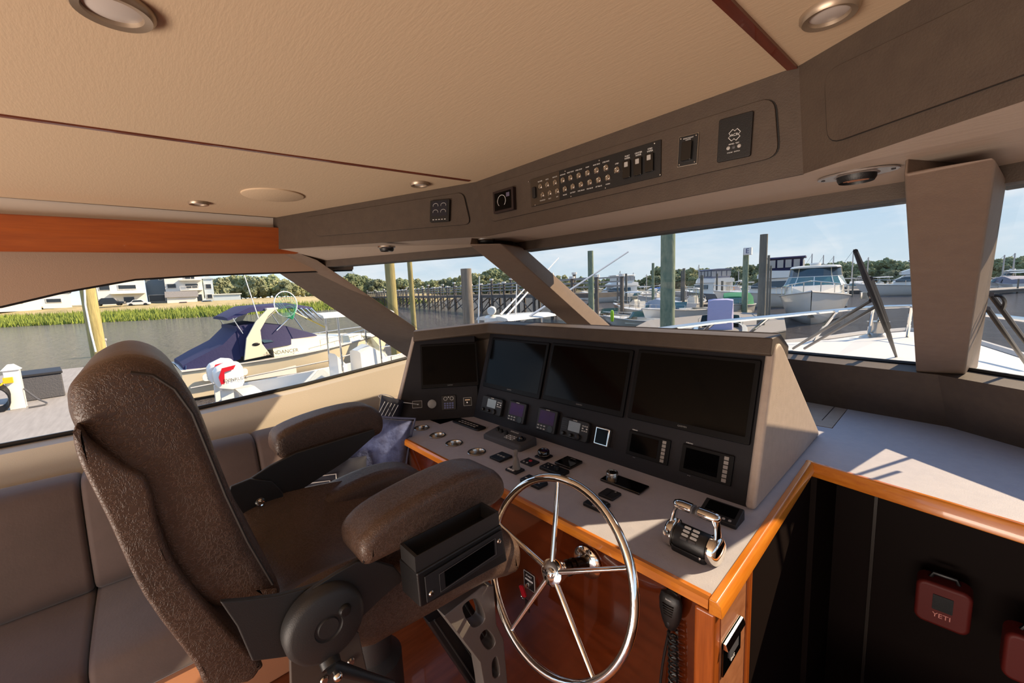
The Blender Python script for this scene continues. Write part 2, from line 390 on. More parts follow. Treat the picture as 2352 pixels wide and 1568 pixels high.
for i in range(len(botx)-1):
    a,b=botx[i],botx[i+1]; a2=a+V((.055,0,-.02)); b2=b+V((.055,0,-.02))
    m.poly([a+V((-.06,0,0)),b+V((-.06,0,0)),a2,b2][0:2]+[b2,a2])
    m.poly([a2,b2,b2+V((.03,0,-.55)),a2+V((.03,0,-.55))]); m.poly([a2+V((.03,0,-.55)),b2+V((.03,0,-.55)),V((-2.78,b.y,0)),V((-2.78,a.y,0))])
struct('wall_left_lower',m,mat('pale_grey_side_liner',(196,186,170),.6,bump=(200,.2,'n')))
m=MB()
m.tube([p+V((-.02,0,.004)) for p in botx],.012,6); m.tube([p+V((-.02,0,-.002)) for p in topx],.007,6)
struct('trim_7',m,black)
m=MB(); g=[p+V((-.03,0,0)) for p in botx]+[p+V((-.03,0,0)) for p in topx[::-1]]
for i in range(len(topx)-1): m.poly([botx[i]+V((-.035,0,0)),botx[i+1]+V((-.035,0,0)),topx[i+1]+V((-.035,0,0)),topx[i]+V((-.035,0,0))])
struct('window_4',m,glass)
# ---------------- starboard wall (out of view) with its window, so the sun enters only where it should
m=MB()
m.poly([(1.35,-3.3,0),(1.35,2.2,0),(1.35,2.2,1.15),(1.35,-3.3,1.15)]); m.poly([(1.35,-3.3,1.8),(1.35,2.2,1.8),(1.15,2.2,2.14),(1.15,-3.3,2.14)])
for y0,y1 in ((-3.3,-2.9),(-1.2,-1.1),(.9,1.05)): m.poly([(1.35,y0,1.15),(1.35,y1,1.15),(1.35,y1,1.8),(1.35,y0,1.8)])
struct('wall_right',m,MATS['taupe_side_panel'])
m=MB(); m.poly([(1.36,-3.3,1.15),(1.36,1.0,1.15),(1.36,1.0,1.8),(1.36,-3.3,1.8)]); struct('window_5',m,glass)
# unseen roof brow, added and sized to keep high sun off the port wall
m=MB()
for i in range(3):
    a,b=hdr[i],hdr[i+1]; n=V((b-a).cross(V((0,0,1)))).normalized(); n=n if n.y>0 else -n
    m.loft([[a+V((0,0,.13)),b+V((0,0,.13)),b+n*.62+V((0,0,.13)),a+n*.62+V((0,0,.13))],[a+V((0,0,.2)),b+V((0,0,.2)),b+n*.60+V((0,0,.19)),a+n*.60+V((0,0,.19))]])
struct('sun_block_brow',m,whitel)
# roof plate over everything
m=MB(); m.box((-.7,-.9,2.24),(4.6,4.9,.06)); struct('ceiling_roof',m,whitel)
# ---------------- windshield mullions (inner covers)
def pillar(name,tl,tr,br,bl,wp,wn_,off,outer=None,ext_t=.05,ext_b=.3,off2=None):
    n=V(wn_).normalized(); p0=V(wp)+n*off
    a,b=[pl(x,y,p0,n) for x,y in (tl,tr)]; off2=off2 or off; c,d=[pl(x,y,V(wp)+n*off2,n) for x,y in (br,bl)]
    du=(d-a).normalized(); dv=(c-b).normalized()
    a=a-du*ext_t; b=b-dv*ext_t; d=d+du*ext_b; c=c+dv*ext_b
    q0=[a,b,c,d]; q1=[a-n*(off-.004),b-n*(off-.004),c-n*(off2-.004),d-n*(off2-.004)]
    if outer:  # outer edge of the visible side face, on the glass
        A,B=[pl(x,y,V(wp)+n*.004,n) for x,y in outer]; dd=(B-A).normalized(); q1[1]=A-dd*ext_t*1.2; q1[2]=B+dd*ext_b
    m=MB(); m.loft([q0,q1]); o=struct(name,m,taupe_half_shaded,bevel=.006); return o
nC=(K2-K1).cross(B1-K1).normalized(); nC=nC if nC.z<0 else -nC
nL=(K1-K0).cross(B0-K0).normalized(); nL=nL if nL.z<0 else -nL
nR=(K3-K2).cross(B2-K2).normalized(); nR=nR if nR.z<0 else -nR
pillar('trim_8',(1078,563),(1150,559),(1352,742),(1300,742),K1+HD,nC,.10,outer=((1204,569),(1396,742)),ext_t=.0)
pillar('trim_9',(2076,404),(2290,361),(2207,921),(2107,902),K2+HD,nC,.10,off2=.21,outer=((2314,412),(2240,880)),ext_t=.0,ext_b=.0)
nS=(nL+V((.25,-.1,0))).normalized()
pillar('trim_10',(575,585),(700,592),(957,770),(938,822),K0+V((.18,.1,0)),nL,.02,outer=((752,612),(950,748)),ext_t=.06,ext_b=.02)
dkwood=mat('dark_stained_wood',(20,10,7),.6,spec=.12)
# ================================================================ HELM CONSOLE
ZW=.95
con=thing('helm_console','wide helm console with grey worktop, teak edging and a leaning black instrument panel','console',loc=(-1.1,1.1,0))
def cpart(name,mb,m,**k):
    o=obj(name,mb,m,con,**k); o.matrix_parent_inverse=Matrix.Translation((1.1,-1.1,0)); return o
PF=frame((-.425,1.407,ZW),(1,0,0),(0,.1665,.501))
pl_l=az(905,970,ZW); pk=V((-1.909,1.407,ZW))
ld=(pk-pl_l).normalized(); lw=V((0,0,1)).cross(ld); 
LFm=frame(pk,ld,(V((0,0,1))*.948+V((-ld.y,ld.x,0))*.319))
cups=[az(968,983,ZW),az(1005,1000,ZW),az(1043,1018,ZW),az(1095,1038,ZW)]
# worktop with real holes for the cup holders
def fill_holes(outline,holes,z,th):
    m=MB(); bm=m.bm; ed=[]
    for lp in [outline]+holes:
        vs=[bm.verts.new((p[0],p[1],z)) for p in lp]
        for i in range(len(vs)): ed.append(bm.edges.new((vs[i],vs[(i+1)%len(vs)])))
    bmesh.ops.triangle_fill(bm,use_beauty=True,use_dissolve=False,edges=ed)
    r=bmesh.ops.extrude_face_region(bm,geom=list(bm.faces))
    bmesh.ops.translate(bm,vec=(0,0,-th),verts=[v for v in r['geom'] if isinstance(v,bmesh.types.BMVert)])
    return m
circ=[[(c.x+.037*math.cos(t*2*PI/24),c.y+.037*math.sin(t*2*PI/24)) for t in range(24)] for c in cups]
wt=[(-1.905,.957),(-.35,.937),(-.372,1.945),(-.372,2.45),(-.44,2.45),(-.44,1.45),(-1.93,1.46),(pl_l.x-.04,pl_l.y+.16),(pl_l.x-.04,pl_l.y-.05)]
cpart('worktop',fill_holes(wt,circ,ZW,.03),workv)
# front panel, inner end, corner post, side
m=MB(); m.box((-1.145,.985,.464),(1.55,.03,.908)); cpart('front_panel',m,gwood)
m=MB(); m.prism([(-1.92,.965,.01),(-1.92,1.0,.01),(pl_l.x,pl_l.y+.02,.01),(pl_l.x,pl_l.y-.02,.01)],(0,0,.908)); cpart('end_panel',m,gwood)
def trim_profile(pts,prof):
    # sweep profile (out, up) along pts, out = right of travel
    rings=[]; n=len(pts)
    for i,p in enumerate(pts):
        p=V(p); d0=(V(pts[min(i+1,n-1)])-V(pts[max(i-1,0)])).normalized()
        if 0<i<n-1:
            a=(p-V(pts[i-1])).normalized(); b=(V(pts[i+1])-p).normalized(); ra=V((a.y,-a.x,0)); rb=V((b.y,-b.x,0)); r=(ra+rb).normalized(); r=r/max(.3,r.dot(ra))
        else: r=V((d0.y,-d0.x,0)).normalized()
        rings.append([p+r*o_+V((0,0,u)) for o_,u in prof])
    m=MB(); m.loft(rings); return m
fp=[(0,.002),(.022,.002),(.030,-.006),(.032,-.040),(0,-.040)]
cpart('front_trim',trim_profile([(-1.925,.955,ZW),(-.352,.935,ZW)],[(0,.003),(.011,.003),(.018,-.004),(.020,-.026),(0,-.026)]),wood,label='varnished teak front edge')
cpart('side_trim',trim_profile([(-.350,.914,ZW),(-.372,1.945,ZW)],[(0,.004),(.017,.004),(.027,-.006),(.031,-.034),(0,-.034)]),woody,bevel=.002,label='wide varnished teak side rail')
m=MB(); m.box((-.360,.934,.459),(.05,.040,.918)); cpart('corner_post',m,woodz,bevel=.008)
m=MB(); m.box((-.352,1.044,.459),(.034,.18,.918)); cpart('side_panel',m,teakv)
m=MB(); m.box((-.345,1.140,.459),(.03,.012,.918)); m.box((-.342,1.158,.459),(.022,.012,.918)); cpart('moulding',m,woodz)
m=MB(); m.box((-.365,1.56,.18),(.02,.79,1.48)); cpart('stair_panel',m,dkwood)
# instrument panels
m=MB(); m.box((-.7425,.262,-.011),(1.487,.532,.02),M=PF); cpart('instrument_panel',m,carbon)
wl=(pk-pl_l).length
lt=fuv(LFm,953,779)
m=MB(); q=[LFm@V(p) for p in ((-wl,-.01,0),(.03,-.01,0),(.03,.53,0),(lt[0],lt[1]+.01,0))]; m.prism(q,-LFm.col[2].to_3d()*.02); cpart('instrument_panel_port',m,carbon)
# taupe edge at the port end
e0,e1=LFm@V((-wl-.0,-.01,.004)),LFm@V((lt[0]-.0,lt[1]+.015,.004)); 
m=MB(); m.loft([[e0+V((-.0,0,0)),e0+V((-.02,-.008,0)),e0+V((-.05,.06,0)),e0+V((0,.07,0))],[e1,e1+V((-.02,-.008,0)),e1+V((-.05,.06,0)),e1+V((0,.07,0))]]); cpart('end_edge',m,taupe,bevel=.004)
# hood
def hood_sec(p,back): # p = upper edge of panel at this station, back= outward direction horizontally
    b=V(back); z=V((0,0,1))
    return [p-b*.046+z*(-.004),p-b*.036+z*(-.012),p+b*.02+z*-.01,p+b*.16+z*(-.10),p+b*.17+z*.0,p+b*.07+z*.052,p-b*.030+z*.050]
tr=PF@V((.0,.527,0)); tk=PF@V((-1.484,.527,0)); tl_=LFm@V((lt[0],lt[1],0))
bl=V((-ld.y,ld.x,0)); bk=(bl+V((0,1,0))).normalized()/ ((bl+V((0,1,0))).normalized().dot(bl))
hs=[hood_sec(tr+V((.02,0,0)),(0,1,0)),hood_sec(tk,bk),hood_sec(tl_+ld*-.005,bl)]
m=MB(); m.loft(hs); cpart('hood',m,taupe_shaded,bevel=.005)
# sloping back of the console behind the hood
yb=2.36
m=MB(); m.prism([(-.43,1.43,.94),(-.43,1.60,1.44),(-.43,1.70,1.50),(-.43,yb,.955)],(-1.48,0,0)); m.prism([(-1.9,1.6,.95),(-1.9,1.7,1.45),(-2.45,1.35,1.43),(-2.45,1.2,.95)],(0,.4,0)); cpart('console_back',m,taupe_shaded)
# starboard cheek
ck=[]
for y,z in ((1.392,.952),(1.545,1.440),(1.560,1.462),(1.585,1.476),(1.615,1.474),(1.650,1.452),(2.28,.985),(2.30,.952)): ck.append((-.428,y,z))
m=MB(); m.prism(ck,(.032,0,0)); cpart('cheek_panel',m,taupe,bevel=.012,seg=3)
# cup holders
for i,c in enumerate(cups):
    m=MB(); m.lathe([(.0,-.055),(.033,-.055),(.0355,-.05),(.0365,0),(.0365,.001),(.043,.0012),(.0435,.003),(.042,.0045),(.037,.004),(.0345,.0),(.033,-.048),(.0,-.05)],32,c=(0,0,0))
    t=obj('cup_holder',m,brushed,smooth=True); t.location=(c.x,c.y,ZW)
    tag(t,['steel cup holder farthest to port, beside the blue pillow','second steel cup holder counted from the blue pillow','third steel cup holder, left of the brown armrest tip','steel cup holder almost hidden behind the brown armrest'][i],'cup holder',group='steel cup holders set in the worktop')
# starboard counter with teak rail
m=MB(); dkr=[V((p.x,p.y,ZW)) for p in dk]
E1=az(2352,1205,ZW); rd=(E1-V((-.372,1.945,ZW))).normalized(); E2=V((-.372,1.945,ZW))+rd*1.55
ct=thing('side_counter','grey vinyl topped counter under the windshield, edged with teak, sunlit in stripes','counter',loc=(.4,2.2,0))
def kp(o): o.matrix_parent_inverse=Matrix.Translation((-.4,-2.2,0)); return o
m.prism([(-.372,1.945,ZW),(E2.x,E2.y,ZW),tuple(dkr[3]+V((.1,.1,0))),tuple(dkr[2]+V((0,.1,0))),(-.372,3.16,ZW)],(0,0,-.03)); kp(obj('counter_top',m,workv,ct))
m=MB(); a_=az(1888,965,ZW); b_=az(1925,925,ZW); m.box(((a_.x+b_.x)/2,(a_.y+b_.y)/2,ZW+.0006),(.003,(b_-a_).length,.001),rot=(0,0,math.atan2(b_.y-a_.y,b_.x-a_.x)-PI/2)); kp(obj('seam',m,black,ct))
kp(obj('edge_rail',trim_profile([tuple(V((-.372,1.945,ZW))-rd*.0),tuple(E2)],[(-.004,.005),(.010,.005),(.016,-.002),(.018,-.052),(-.004,-.052)]),wood,ct,bevel=.003,label='teak edge rail'))
m=MB(); m.prism([(-.376,2.46,ZW),(-.376,3.16,ZW),(-1.9,3.2,ZW),(-2.95,2.1,ZW),(-2.7,1.2,ZW),(-1.95,1.2,ZW),(-1.95,2.46,ZW)],(0,0,-.03)); struct('wall_front_shelf',m,taupe)
# stairwell below: dark panels, lower floor
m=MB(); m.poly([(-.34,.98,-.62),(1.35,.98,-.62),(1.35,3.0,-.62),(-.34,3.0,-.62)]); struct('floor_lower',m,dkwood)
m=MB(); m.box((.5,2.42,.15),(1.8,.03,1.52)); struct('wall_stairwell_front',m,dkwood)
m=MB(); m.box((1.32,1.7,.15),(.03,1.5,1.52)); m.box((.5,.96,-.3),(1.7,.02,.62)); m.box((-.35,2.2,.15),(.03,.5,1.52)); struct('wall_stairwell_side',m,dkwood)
m=MB(); p_=ay(2005,1250,2.40); m.box((p_.x,2.395,.2),(.012,.014,1.4)); struct('trim_11',m,mat('dark_trim',(48,40,34),.4))

# ================================================================ INSTRUMENTS
def prect(F,tl,br):
    a=fuv(F,*tl); b=fuv(F,*br)
    return (a[0]+b[0])/2,(a[1]+b[1])/2,abs(b[0]-a[0]),abs(a[1]-b[1])
def dev(name,label,cat,F,cx,cy,group=None): return thing(name,label,cat,M=sub_frame(F,cx,cy),group=group)
def slab(name,par,w,h,d,m,z=0,r=.004,c=(0,0),bevel=.0015,label=None):
    q=MB(); q.rbox((c[0],c[1],z+d/2),(w,h,d),min(r,w/2.01,h/2.01)); return obj(name,q,m,par,bevel=bevel,label=label)
def monitor(F,u0,u1,v0,v1,label):
    w,h=u1-u0,v1-v0; t=dev('monitor',label,'monitor',F,(u0+u1)/2,(v0+v1)/2,group='flush screens across the instrument panel')
    slab('bezel',t,w,h,.012,mat('satin_black_bezel',(13,12,14),.45,spec=.15),r=.006,bevel=.003); slab('display',t,w*.93,h*.87,.0012,screen,z=.0118,r=.002,c=(0,h*.02),bevel=0)
    text('logo','GARMIN',h*.032,mat('grey_print',(120,120,120),.5),t,(0,-h*.453,.0122))
monitor(PF,-1.445,-.985,.190,.485,'narrow looking screen mirroring a pale window, second from port')
monitor(PF,-.965,-.500,.195,.487,'large dark screen in the middle, third from port')
monitor(PF,-.478,-.014,.200,.492,'large dark screen beside the sunlit starboard cheek of the console')
cx,cy,w_,h_=prect(LFm,(965,793),(1100,885)); monitor(LFm,cx-w_/2,cx+w_/2,cy-h_/2,cy+h_/2,'screen on the angled port panel above the keypad and key switch')
# VHF radios
def vhf(tl,br,label,F=PF):
    cx,cy,w,h=prect(F,tl,br); t=dev('radio',label,'radio',F,cx,cy)
    slab('body',t,w,h,.022,dgrey,r=.012,bevel=.004); slab('display',t,w*.42,h*.50,.002,mat('lcd_grey',(132,144,152),.25),z=.0215,c=(0,h*.12),r=.003)
    for k in range(5): slab('speaker_slot',t,w*.2,h*.035,.0015,black,z=.0218,c=(-w*.35,h*(.36-.11*k)),r=.001,bevel=0)
    for k,(kx,kr) in enumerate(((-.33,.055),(-.05,.05),(.2,.085))):
        q=MB(); q.lathe([(kr*w,.021),(kr*w*.95,.034),(kr*w*.7,.036)],20,c=(kx*w,-h*.32,0)); obj('knob',q,black if k<2 else dgrey,t,smooth=True)
    for j in range(3):
        for i in range(3):
            if (i,j)!=(1,1): slab('button',t,w*.05,h*.06,.0012,ltgrey if j!=1 else whitep,z=.0219,c=(w*(.3+.07*i),h*(.28-.12*j)),r=.001,bevel=0)
    text('marks','GARMIN',h*.07,whitep,t,(0,h*.43,.0224)); return t
vhf((1162,919),(1109,944),'fixed radio with a pale display left of both purple instruments')
vhf((1361,972),(1290,999),'fixed radio with greenish display between purple instrument and chrome framed one')
def gmi(tl,br,label):
    cx,cy,w,h=prect(PF,tl,br); t=dev('instrument_display',label,'instrument',PF,cx,cy,group='square purple autopilot instruments')
    slab('body',t,w,h,.018,dgrey,r=.006,bevel=.004); slab('display',t,w*.78,h*.58,.001,mat('violet_lcd',(56,26,92),.3,spec=.15,rgb2=(66,38,60),vscale=9),z=.0176,c=(0,h*.12),r=.003)
    for j in range(2):
        for i in range(3): slab('button',t,w*.10,h*.055,.0015,ltgrey,z=.0178,c=(w*(-.36+.16*i),-h*(.27+.13*j)),r=.002,bevel=0)
    q=MB(); q.lathe([(w*.13,.0178),(w*.13,.0195),(w*.09,.020)],20,c=(w*.27,-h*.33,0)); obj('dial',q,black,t,smooth=True)
    text('marks','GARMIN',h*.06,whitep,t,(0,h*.455,.0182))
gmi((1215,929),(1168,964),'square instrument with dull purple screen, nearer the pale display radio')
gmi((1287,946),(1234,985),'square instrument with deep violet screen, left of the greenish display radio')
cx,cy,w_,h_=prect(PF,(1407,987),(1368,1018)); t=dev('engine_display','small dark display in a thick polished metal frame','instrument',PF,cx,cy)
slab('frame',t,w_,h_,.020,chrome,r=.004,bevel=.004,label='polished metal frame'); slab('display',t,w_*.82,h_*.84,.001,screen,z=.0196,c=(0,0),r=.002)
def mfd(tl,br,label,gr):
    cx,cy,w,h=prect(PF,tl,br); t=dev('system_display',label,'instrument',PF,cx,cy,group='landscape displays with a key column')
    slab('body',t,w,h,.008,mat('satin_black_bezel',(16,15,17),.3),r=.003); slab('display',t,w*.66,h*.74,.001,screen,z=.0078,c=(-w*.09,h*.02),r=.001)
    for k in range(6): slab('key',t,w*.085,h*.12,.002,mat('warm_grey_key',(138,132,128),.5),z=.0078,c=(w*.37,h*(.37-.148*k)),r=.001,bevel=.0004)
    slab('screen_border',t,w*.70,h*.78,.0004,dgrey,z=.0074,c=(-w*.09,h*.02),r=.002,bevel=0)
    text('marks','FURUNO',h*.06,whitep,t,(-w*.38,h*.56,.001)); text('marks','– –',h*.08,whitep,t,(-w*.3,-h*.56,.001))
mfd((1543,1012),(1439,1041),'landscape display with six keys, nearer the chrome framed instrument',0)
mfd((1689,1048),(1561,1081),'landscape display with six keys beside the starboard cheek panel',0)
# port panel fittings
cx,cy,w_,h_=prect(LFm,(947,921),(970,936)); t=dev('usb_socket','small black charging socket with a white plug pushed in','socket',LFm,cx,cy)
slab('frame',t,w_,h_,.004,ltgrey,r=.002,bevel=.0005); slab('face',t,w_*.9,h_*.86,.002,black,z=.0034,r=.001,bevel=0)
usbM=LFm@V((cx+.004,cy,.006))
cx,cy,w_,h_=prect(LFm,(983,918),(1002,937)); q=MB(); q.lathe([(w_*.55,0),(w_*.55,.005),(w_*.48,.008),(0,.009)],28); o=obj('round_gauge',q,mat('frosted_grey',(160,160,156),.35),smooth=True); o.matrix_world=sub_frame(LFm,cx,cy); tag(o,'round pale grey button between charging socket and keypad','gauge')
cx,cy,w_,h_=prect(LFm,(1014,909),(1048,940)); t=dev('keypad','black lighting keypad with two dials and three rows of keys','keypad',LFm,cx,cy)
slab('body',t,w_,h_,.010,black,r=.006)
for s_ in (-1,1):
    q=MB(); q.ring((s_*w_*.22,h_*.28,.009),w_*.10,w_*.14,.002,20); obj('dial_ring',q,ltgrey,t)
q=MB(); q.sph((0,h_*.38,.011),(w_*.05,w_*.05,.003),10); obj('lamp',q,whitep,t)
for j in range(3):
    for i in range(4): slab('key',t,w_*.13,h_*.10,.003,mat('blue_lit_key',(92,102,150),.4),z=.0095,c=(w_*(-.27+.18*i),-h_*(.05+.15*j)),r=.002,bevel=0)
cx,cy,w_,h_=prect(LFm,(1064,913),(1084,931)); t=dev('key_switch','small square chrome framed toggle switch on the port panel','switch',LFm,cx,cy)
slab('frame',t,w_,h_,.004,ltgrey,r=.002,bevel=.0005); slab('plate',t,w_*.9,h_*.9,.002,black,z=.0034,r=.001,bevel=0)
q=MB(); q.box((0,h_*.2,.007),(w_*.6,h_*.1,.003)); q.sph((0,-h_*.1,.010),(w_*.18,w_*.18,.008),12); obj('toggle',q,chrome,t,smooth=True)
# ------------- things on the worktop
WF=Matrix.Translation((0,0,ZW))
def wr(l,r):
    a=az(*l,ZW); b=az(*r,ZW); return (a.x+b.x)/2,(a.y+b.y)/2,abs(b.x-a.x),abs(b.y-a.y)
def wdev(name,label,cat,l,r,group=None):
    cx,cy,w,h=wr(l,r); return dev(name,label,cat,WF,cx,cy,group),w,h
t,w,h=wdev('switch_strip','black glossy switch strip behind the cup holders','control panel',(1037,969),(1119,984))
slab('body',t,w,h,.010,black,r=.015,bevel=.004)
for i in range(6):
    for j in range(2): slab('button',t,w*.07,h*.14,.001,ltgrey,z=.0098,c=(w*(-.28+.11*i),h*(.12-.3*j)),r=.002,bevel=0)
# radar keyboard: wedge body
t,w,h=wdev('radar_keyboard','grey wedge shaped keyboard with three knobs and a trackball','keyboard',(1110,1006),(1234,1022))
w*=1.0;
m=MB(); 
def rr(w,h,r,z,n=5,dx=0,dy=0,tilt=0):
    P=[]
    for sx,sy,a0 in ((1,1,0),(-1,1,90),(-1,-1,180),(1,-1,270)):
        for k in range(n+1):
            a=R_(a0+90*k/n); x=sx*(w/2-r)+r*math.cos(a)+dx; y=sy*(h/2-r)+r*math.sin(a)+dy; P.append(V((x,y,z+tilt*y)))
    return P
h=max(h,.12)
m.loft([rr(w,h,.012,0),rr(w,h,.012,.026,tilt=.12),rr(w*.95,h*.86,.01,.034,tilt=.14)]); obj('body',m,grey,t,smooth=True)
KF=Matrix.Translation((0,0,.0345))@Matrix.Rotation(math.atan(.14),4,'X')
for i,x in enumerate((-.34,-.22,-.08)):
    q=MB(); q.lathe([(.011,0),(.0095,.014),(.007,.016)],18,c=(x*w,-.005+h*(.05 if i else .1),0),M=KF); obj('knob',q,black,t,smooth=True)
q=MB(); q.ring((w*.33,-h*.02,0),.013,.023,.003,28,M=KF); obj('trackball_ring',q,black,t); q=MB(); q.sph((w*.33,-h*.02,.004),.013,16,M=KF); obj('trackball',q,blackg,t,smooth=True)
for i in range(5):
    for j in range(3): 
        q=MB(); q.box((w*(.0+.05*i),-h*(.02+.11*j),.001),(w*.03,h*.05,.003),M=KF); obj('key',q,whitep if (i+j)%2 else ltgrey,t)
text('marks','FURUNO',.014,whitep,t,(w*.02,h*.27,.040),M=Matrix.Rotation(.14,4,'X'))
# black switch box hidden by armrest
t,w,h=wdev('switch_box','black low switch box just behind the armrest tip','control panel',(1130,1050),(1172,1053)); slab('body',t,w,h+.03,.010,black,r=.003)
for i in range(3): slab('button',t,w*.18,h*.2,.001,ltgrey,z=.0098,c=(w*(-.25+.25*i),0),r=.002,bevel=0)
# joystick
t,w,h=wdev('joystick','grey ribbed joystick on a square plate with three round buttons','joystick',(1160,1080),(1206,1081)); h=max(h,w*.8)
slab('plate',t,w,h,.008,dgrey,r=.003)
for i in range(3):
    q=MB(); q.lathe([(.006,.008),(.0055,.0105),(0,.011)],14,c=(-w*.3+i*w*.2,-h*.32,0)); obj('button',q,whitep,t,smooth=True)
prof=[(.017,.008),(.017,.014)]+[(.0165-.0012*(k%2)-.0006*k,.016+.004*k) for k in range(10)]+[(.008,.058),(.0065,.066),(.009,.074),(.0095,.084),(.008,.088),(0,.089)]
q=MB(); q.lathe(prof,22,c=(w*.05,h*.1,0)); obj('stick',q,mat('ribbed_grey_rubber',(140,136,132),.6),t,smooth=True)
t,w,h=wdev('thruster_panel','small grey panel with one red button behind the joystick','control panel',(1194,1062),(1240,1063)); slab('body',t,w,max(h,w*.75),.007,dgrey,r=.003)
q=MB(); q.lathe([(.008,.007),(.007,.010),(0,.011)],16,c=(0,.005,0)); obj('button',q,red,t,smooth=True,label='red button')
for i in range(2):
    q=MB(); q.lathe([(.005,.007),(.004,.009),(0,.009)],12,c=(-.018+.02*i,-.018,0)); obj('button',q,ltgrey,t,smooth=True)
c=az(1249,1049,ZW); t=thing('rotary_knob','round black rotary knob on its own small base','knob',loc=c)
slab('base',t,.062,.062,.006,black,r=.008); q=MB(); q.lathe([(.026,.006),(.027,.012),(.026,.030),(.023,.033),(.018,.033),(.017,.030),(0,.030)],32); obj('knob',q,blackg,t,smooth=True); q=MB(); q.ring((0,0,.012),.0262,.0275,.003,32); obj('collar',q,brushed,t)
t,w,h=wdev('control_tile','glossy black square tile with a pale wedge reflection','control panel',(1273,1066),(1339,1064)); slab('body',t,w,h*1.0 if h>.06 else w*.9,.012,blackg,r=.004,bevel=.003)
text('marks','SEASTAR',.007,mat('grey_print',(120,120,120),.5),t,(0,.03,.0122))
t,w,h=wdev('remote_control','black remote controller with a small knob, in front of the glossy tile','control panel',(1240,1076),(1307,1088)); slab('body',t,w,.055,.014,black,r=.005,bevel=.003)
q=MB(); q.lathe([(.012,.014),(.011,.026),(.008,.027)],18,c=(w*.12,0,0)); obj('knob',q,black,t,smooth=True)
for i in range(4): slab('button',t,.006,.004,.001,ltgrey,z=.0138,c=(-w*.35+.012*(i%2)*1.6,-.012+.024*(i//2)),r=.001,bevel=0)
t,w,h=wdev('control_box','long black control box seen through the top of the wheel','control panel',(1199,1105),(1254,1115)); slab('body',t,w+.01,.055,.014,black,r=.005,bevel=.004)
for i in range(4): slab('button',t,.012,.005,.001,ltgrey,z=.0138,c=(-.035+.022*i,-.006),r=.001,bevel=0)
t,w,h=wdev('dial_controller','long glossy black controller with a silver dial at its left end','control panel',(1379,1103),(1491,1122)); slab('body',t,w,.075,.010,blackg,r=.004,bevel=.004)
q=MB(); q.lathe([(.0235,.010),(.0235,.024),(.022,.027),(.018,.027),(.0175,.024),(0,.0235)],32,c=(-w*.36,.012,0)); obj('dial',q,brushed,t,smooth=True,label='silver dial'); q=MB(); q.cyl((-w*.36,.012,.0245),.0172,.002,28); obj('dial_cap',q,blackg,t)
t,w,h=wdev('rocker_pad','small dark square rocker pad below the silver dial controller','control panel',(1373,1138),(1428,1138)); slab('body',t,w,.060,.010,dgrey,r=.006,bevel=.003)
q=MB(); q.box((0,0,.0105),(.0015,.05,.001)); obj('groove',q,black,t); text('marks','▲' if 0 else 'A',.010,whitep,t,(.012,.02,.0103))
t,w,h=wdev('trim_tab_switch','chrome edged twin trim tab switch by the sun patch','switch',(1346,1158),(1396,1166)); slab('body',t,w+.01,.060,.012,black,r=.006,bevel=.003); slab('plate',t,.032,.055,.004,brushed,z=.011,c=(.015,0),r=.004,bevel=.001,label='metal plate'); slab('rocker',t,.018,.035,.006,black,z=.014,c=(.013,0),r=.002)
# angled display behind the throttle
c=az(1655,1190,ZW); t=thing('autopilot_head','small slanted dark display standing behind the throttle levers','instrument',loc=c,rz=R_(0))
m=MB(); m.prism([(-.058,-.036,0),(-.058,.040,0),(-.058,.036,.038),(-.058,-.036,.014)],(.116,0,0)); obj('body',m,dgrey,t,bevel=.004)
TF=Matrix.Translation((0,0,.0255))@Matrix.Rotation(math.atan2(.024,.072),4,'X')
m=MB(); m.rbox((0,.008,.0005),(.090,.046,.001),.002,M=TF); obj('display',m,screen,t)
for i in (0,1):
    m=MB(); m.rbox((.018+.018*i,-.027,.0008),(.009,.008,.0016),.003,M=TF); obj('button',m,ltgrey,t)
# ================================================================ STEERING WHEEL, THROTTLE, MIC, KEY
wc=V((-.745,.803,.876)); Rw=.262
WFm=frame(wc,(1,0,0),(0,math.sin(R_(18)),math.cos(R_(18))))
t=thing('steering_wheel','polished steel five spoke steering wheel before the glossy wood console front','steering wheel',M=WFm)
m=MB(); m.tube([V((Rw*math.cos(a*2*PI/72),Rw*math.sin(a*2*PI/72),0)) for a in range(72)],.0125,14,closed=True); obj('rim',m,chrome,t,smooth=True)
hubz=.004
for k in range(5):
    a=R_(99+72*k); m=MB(); d=V((math.cos(a),math.sin(a),0)); m.tube([d*.03+V((0,0,hubz)),d*(Rw-.006)],[.0085,.0065],12); obj('spoke',m,chrome,t,smooth=True)
m=MB(); m.lathe([(.018,-.05),(.026,-.04),(.034,-.012),(.038,.0),(.037,.008),(.030,.012),(.012,.012),(.011,.020),(.0,.022)],32); obj('hub',m,chrome,t,smooth=True)
f=V((-.823,.968,.779)); fl=WFm.inverted()@f
m=MB(); sh=[V((0,0,-.04)),V((0,0,-.085)),V((0,0,-.15))]; m.tube(sh,[.020,.020,.023],18); m.ring((0,0,-.075),.0195,.024,.006,20); m.ring((0,0,-.10),.0195,.024,.006,20); obj('shaft',m,mat('dark_steel',(70,62,58),.15,metal=1),t,smooth=True)
fw=WFm@V((0,0,-.165)); k_=WFm.to_3x3()@V((0,0,-1)); s_=(.966-wc.y)/k_.y; fp_=wc+k_*s_
m=MB(); TT=WFm.inverted()@frame(fp_,(1,0,0),(0,0,1)); m.lathe([(0,.0),(.052,0),(.052,.004),(.046,.010),(.028,.018),(.0,.02)],36,M=TT); obj('flange',m,chrome,t,smooth=True)
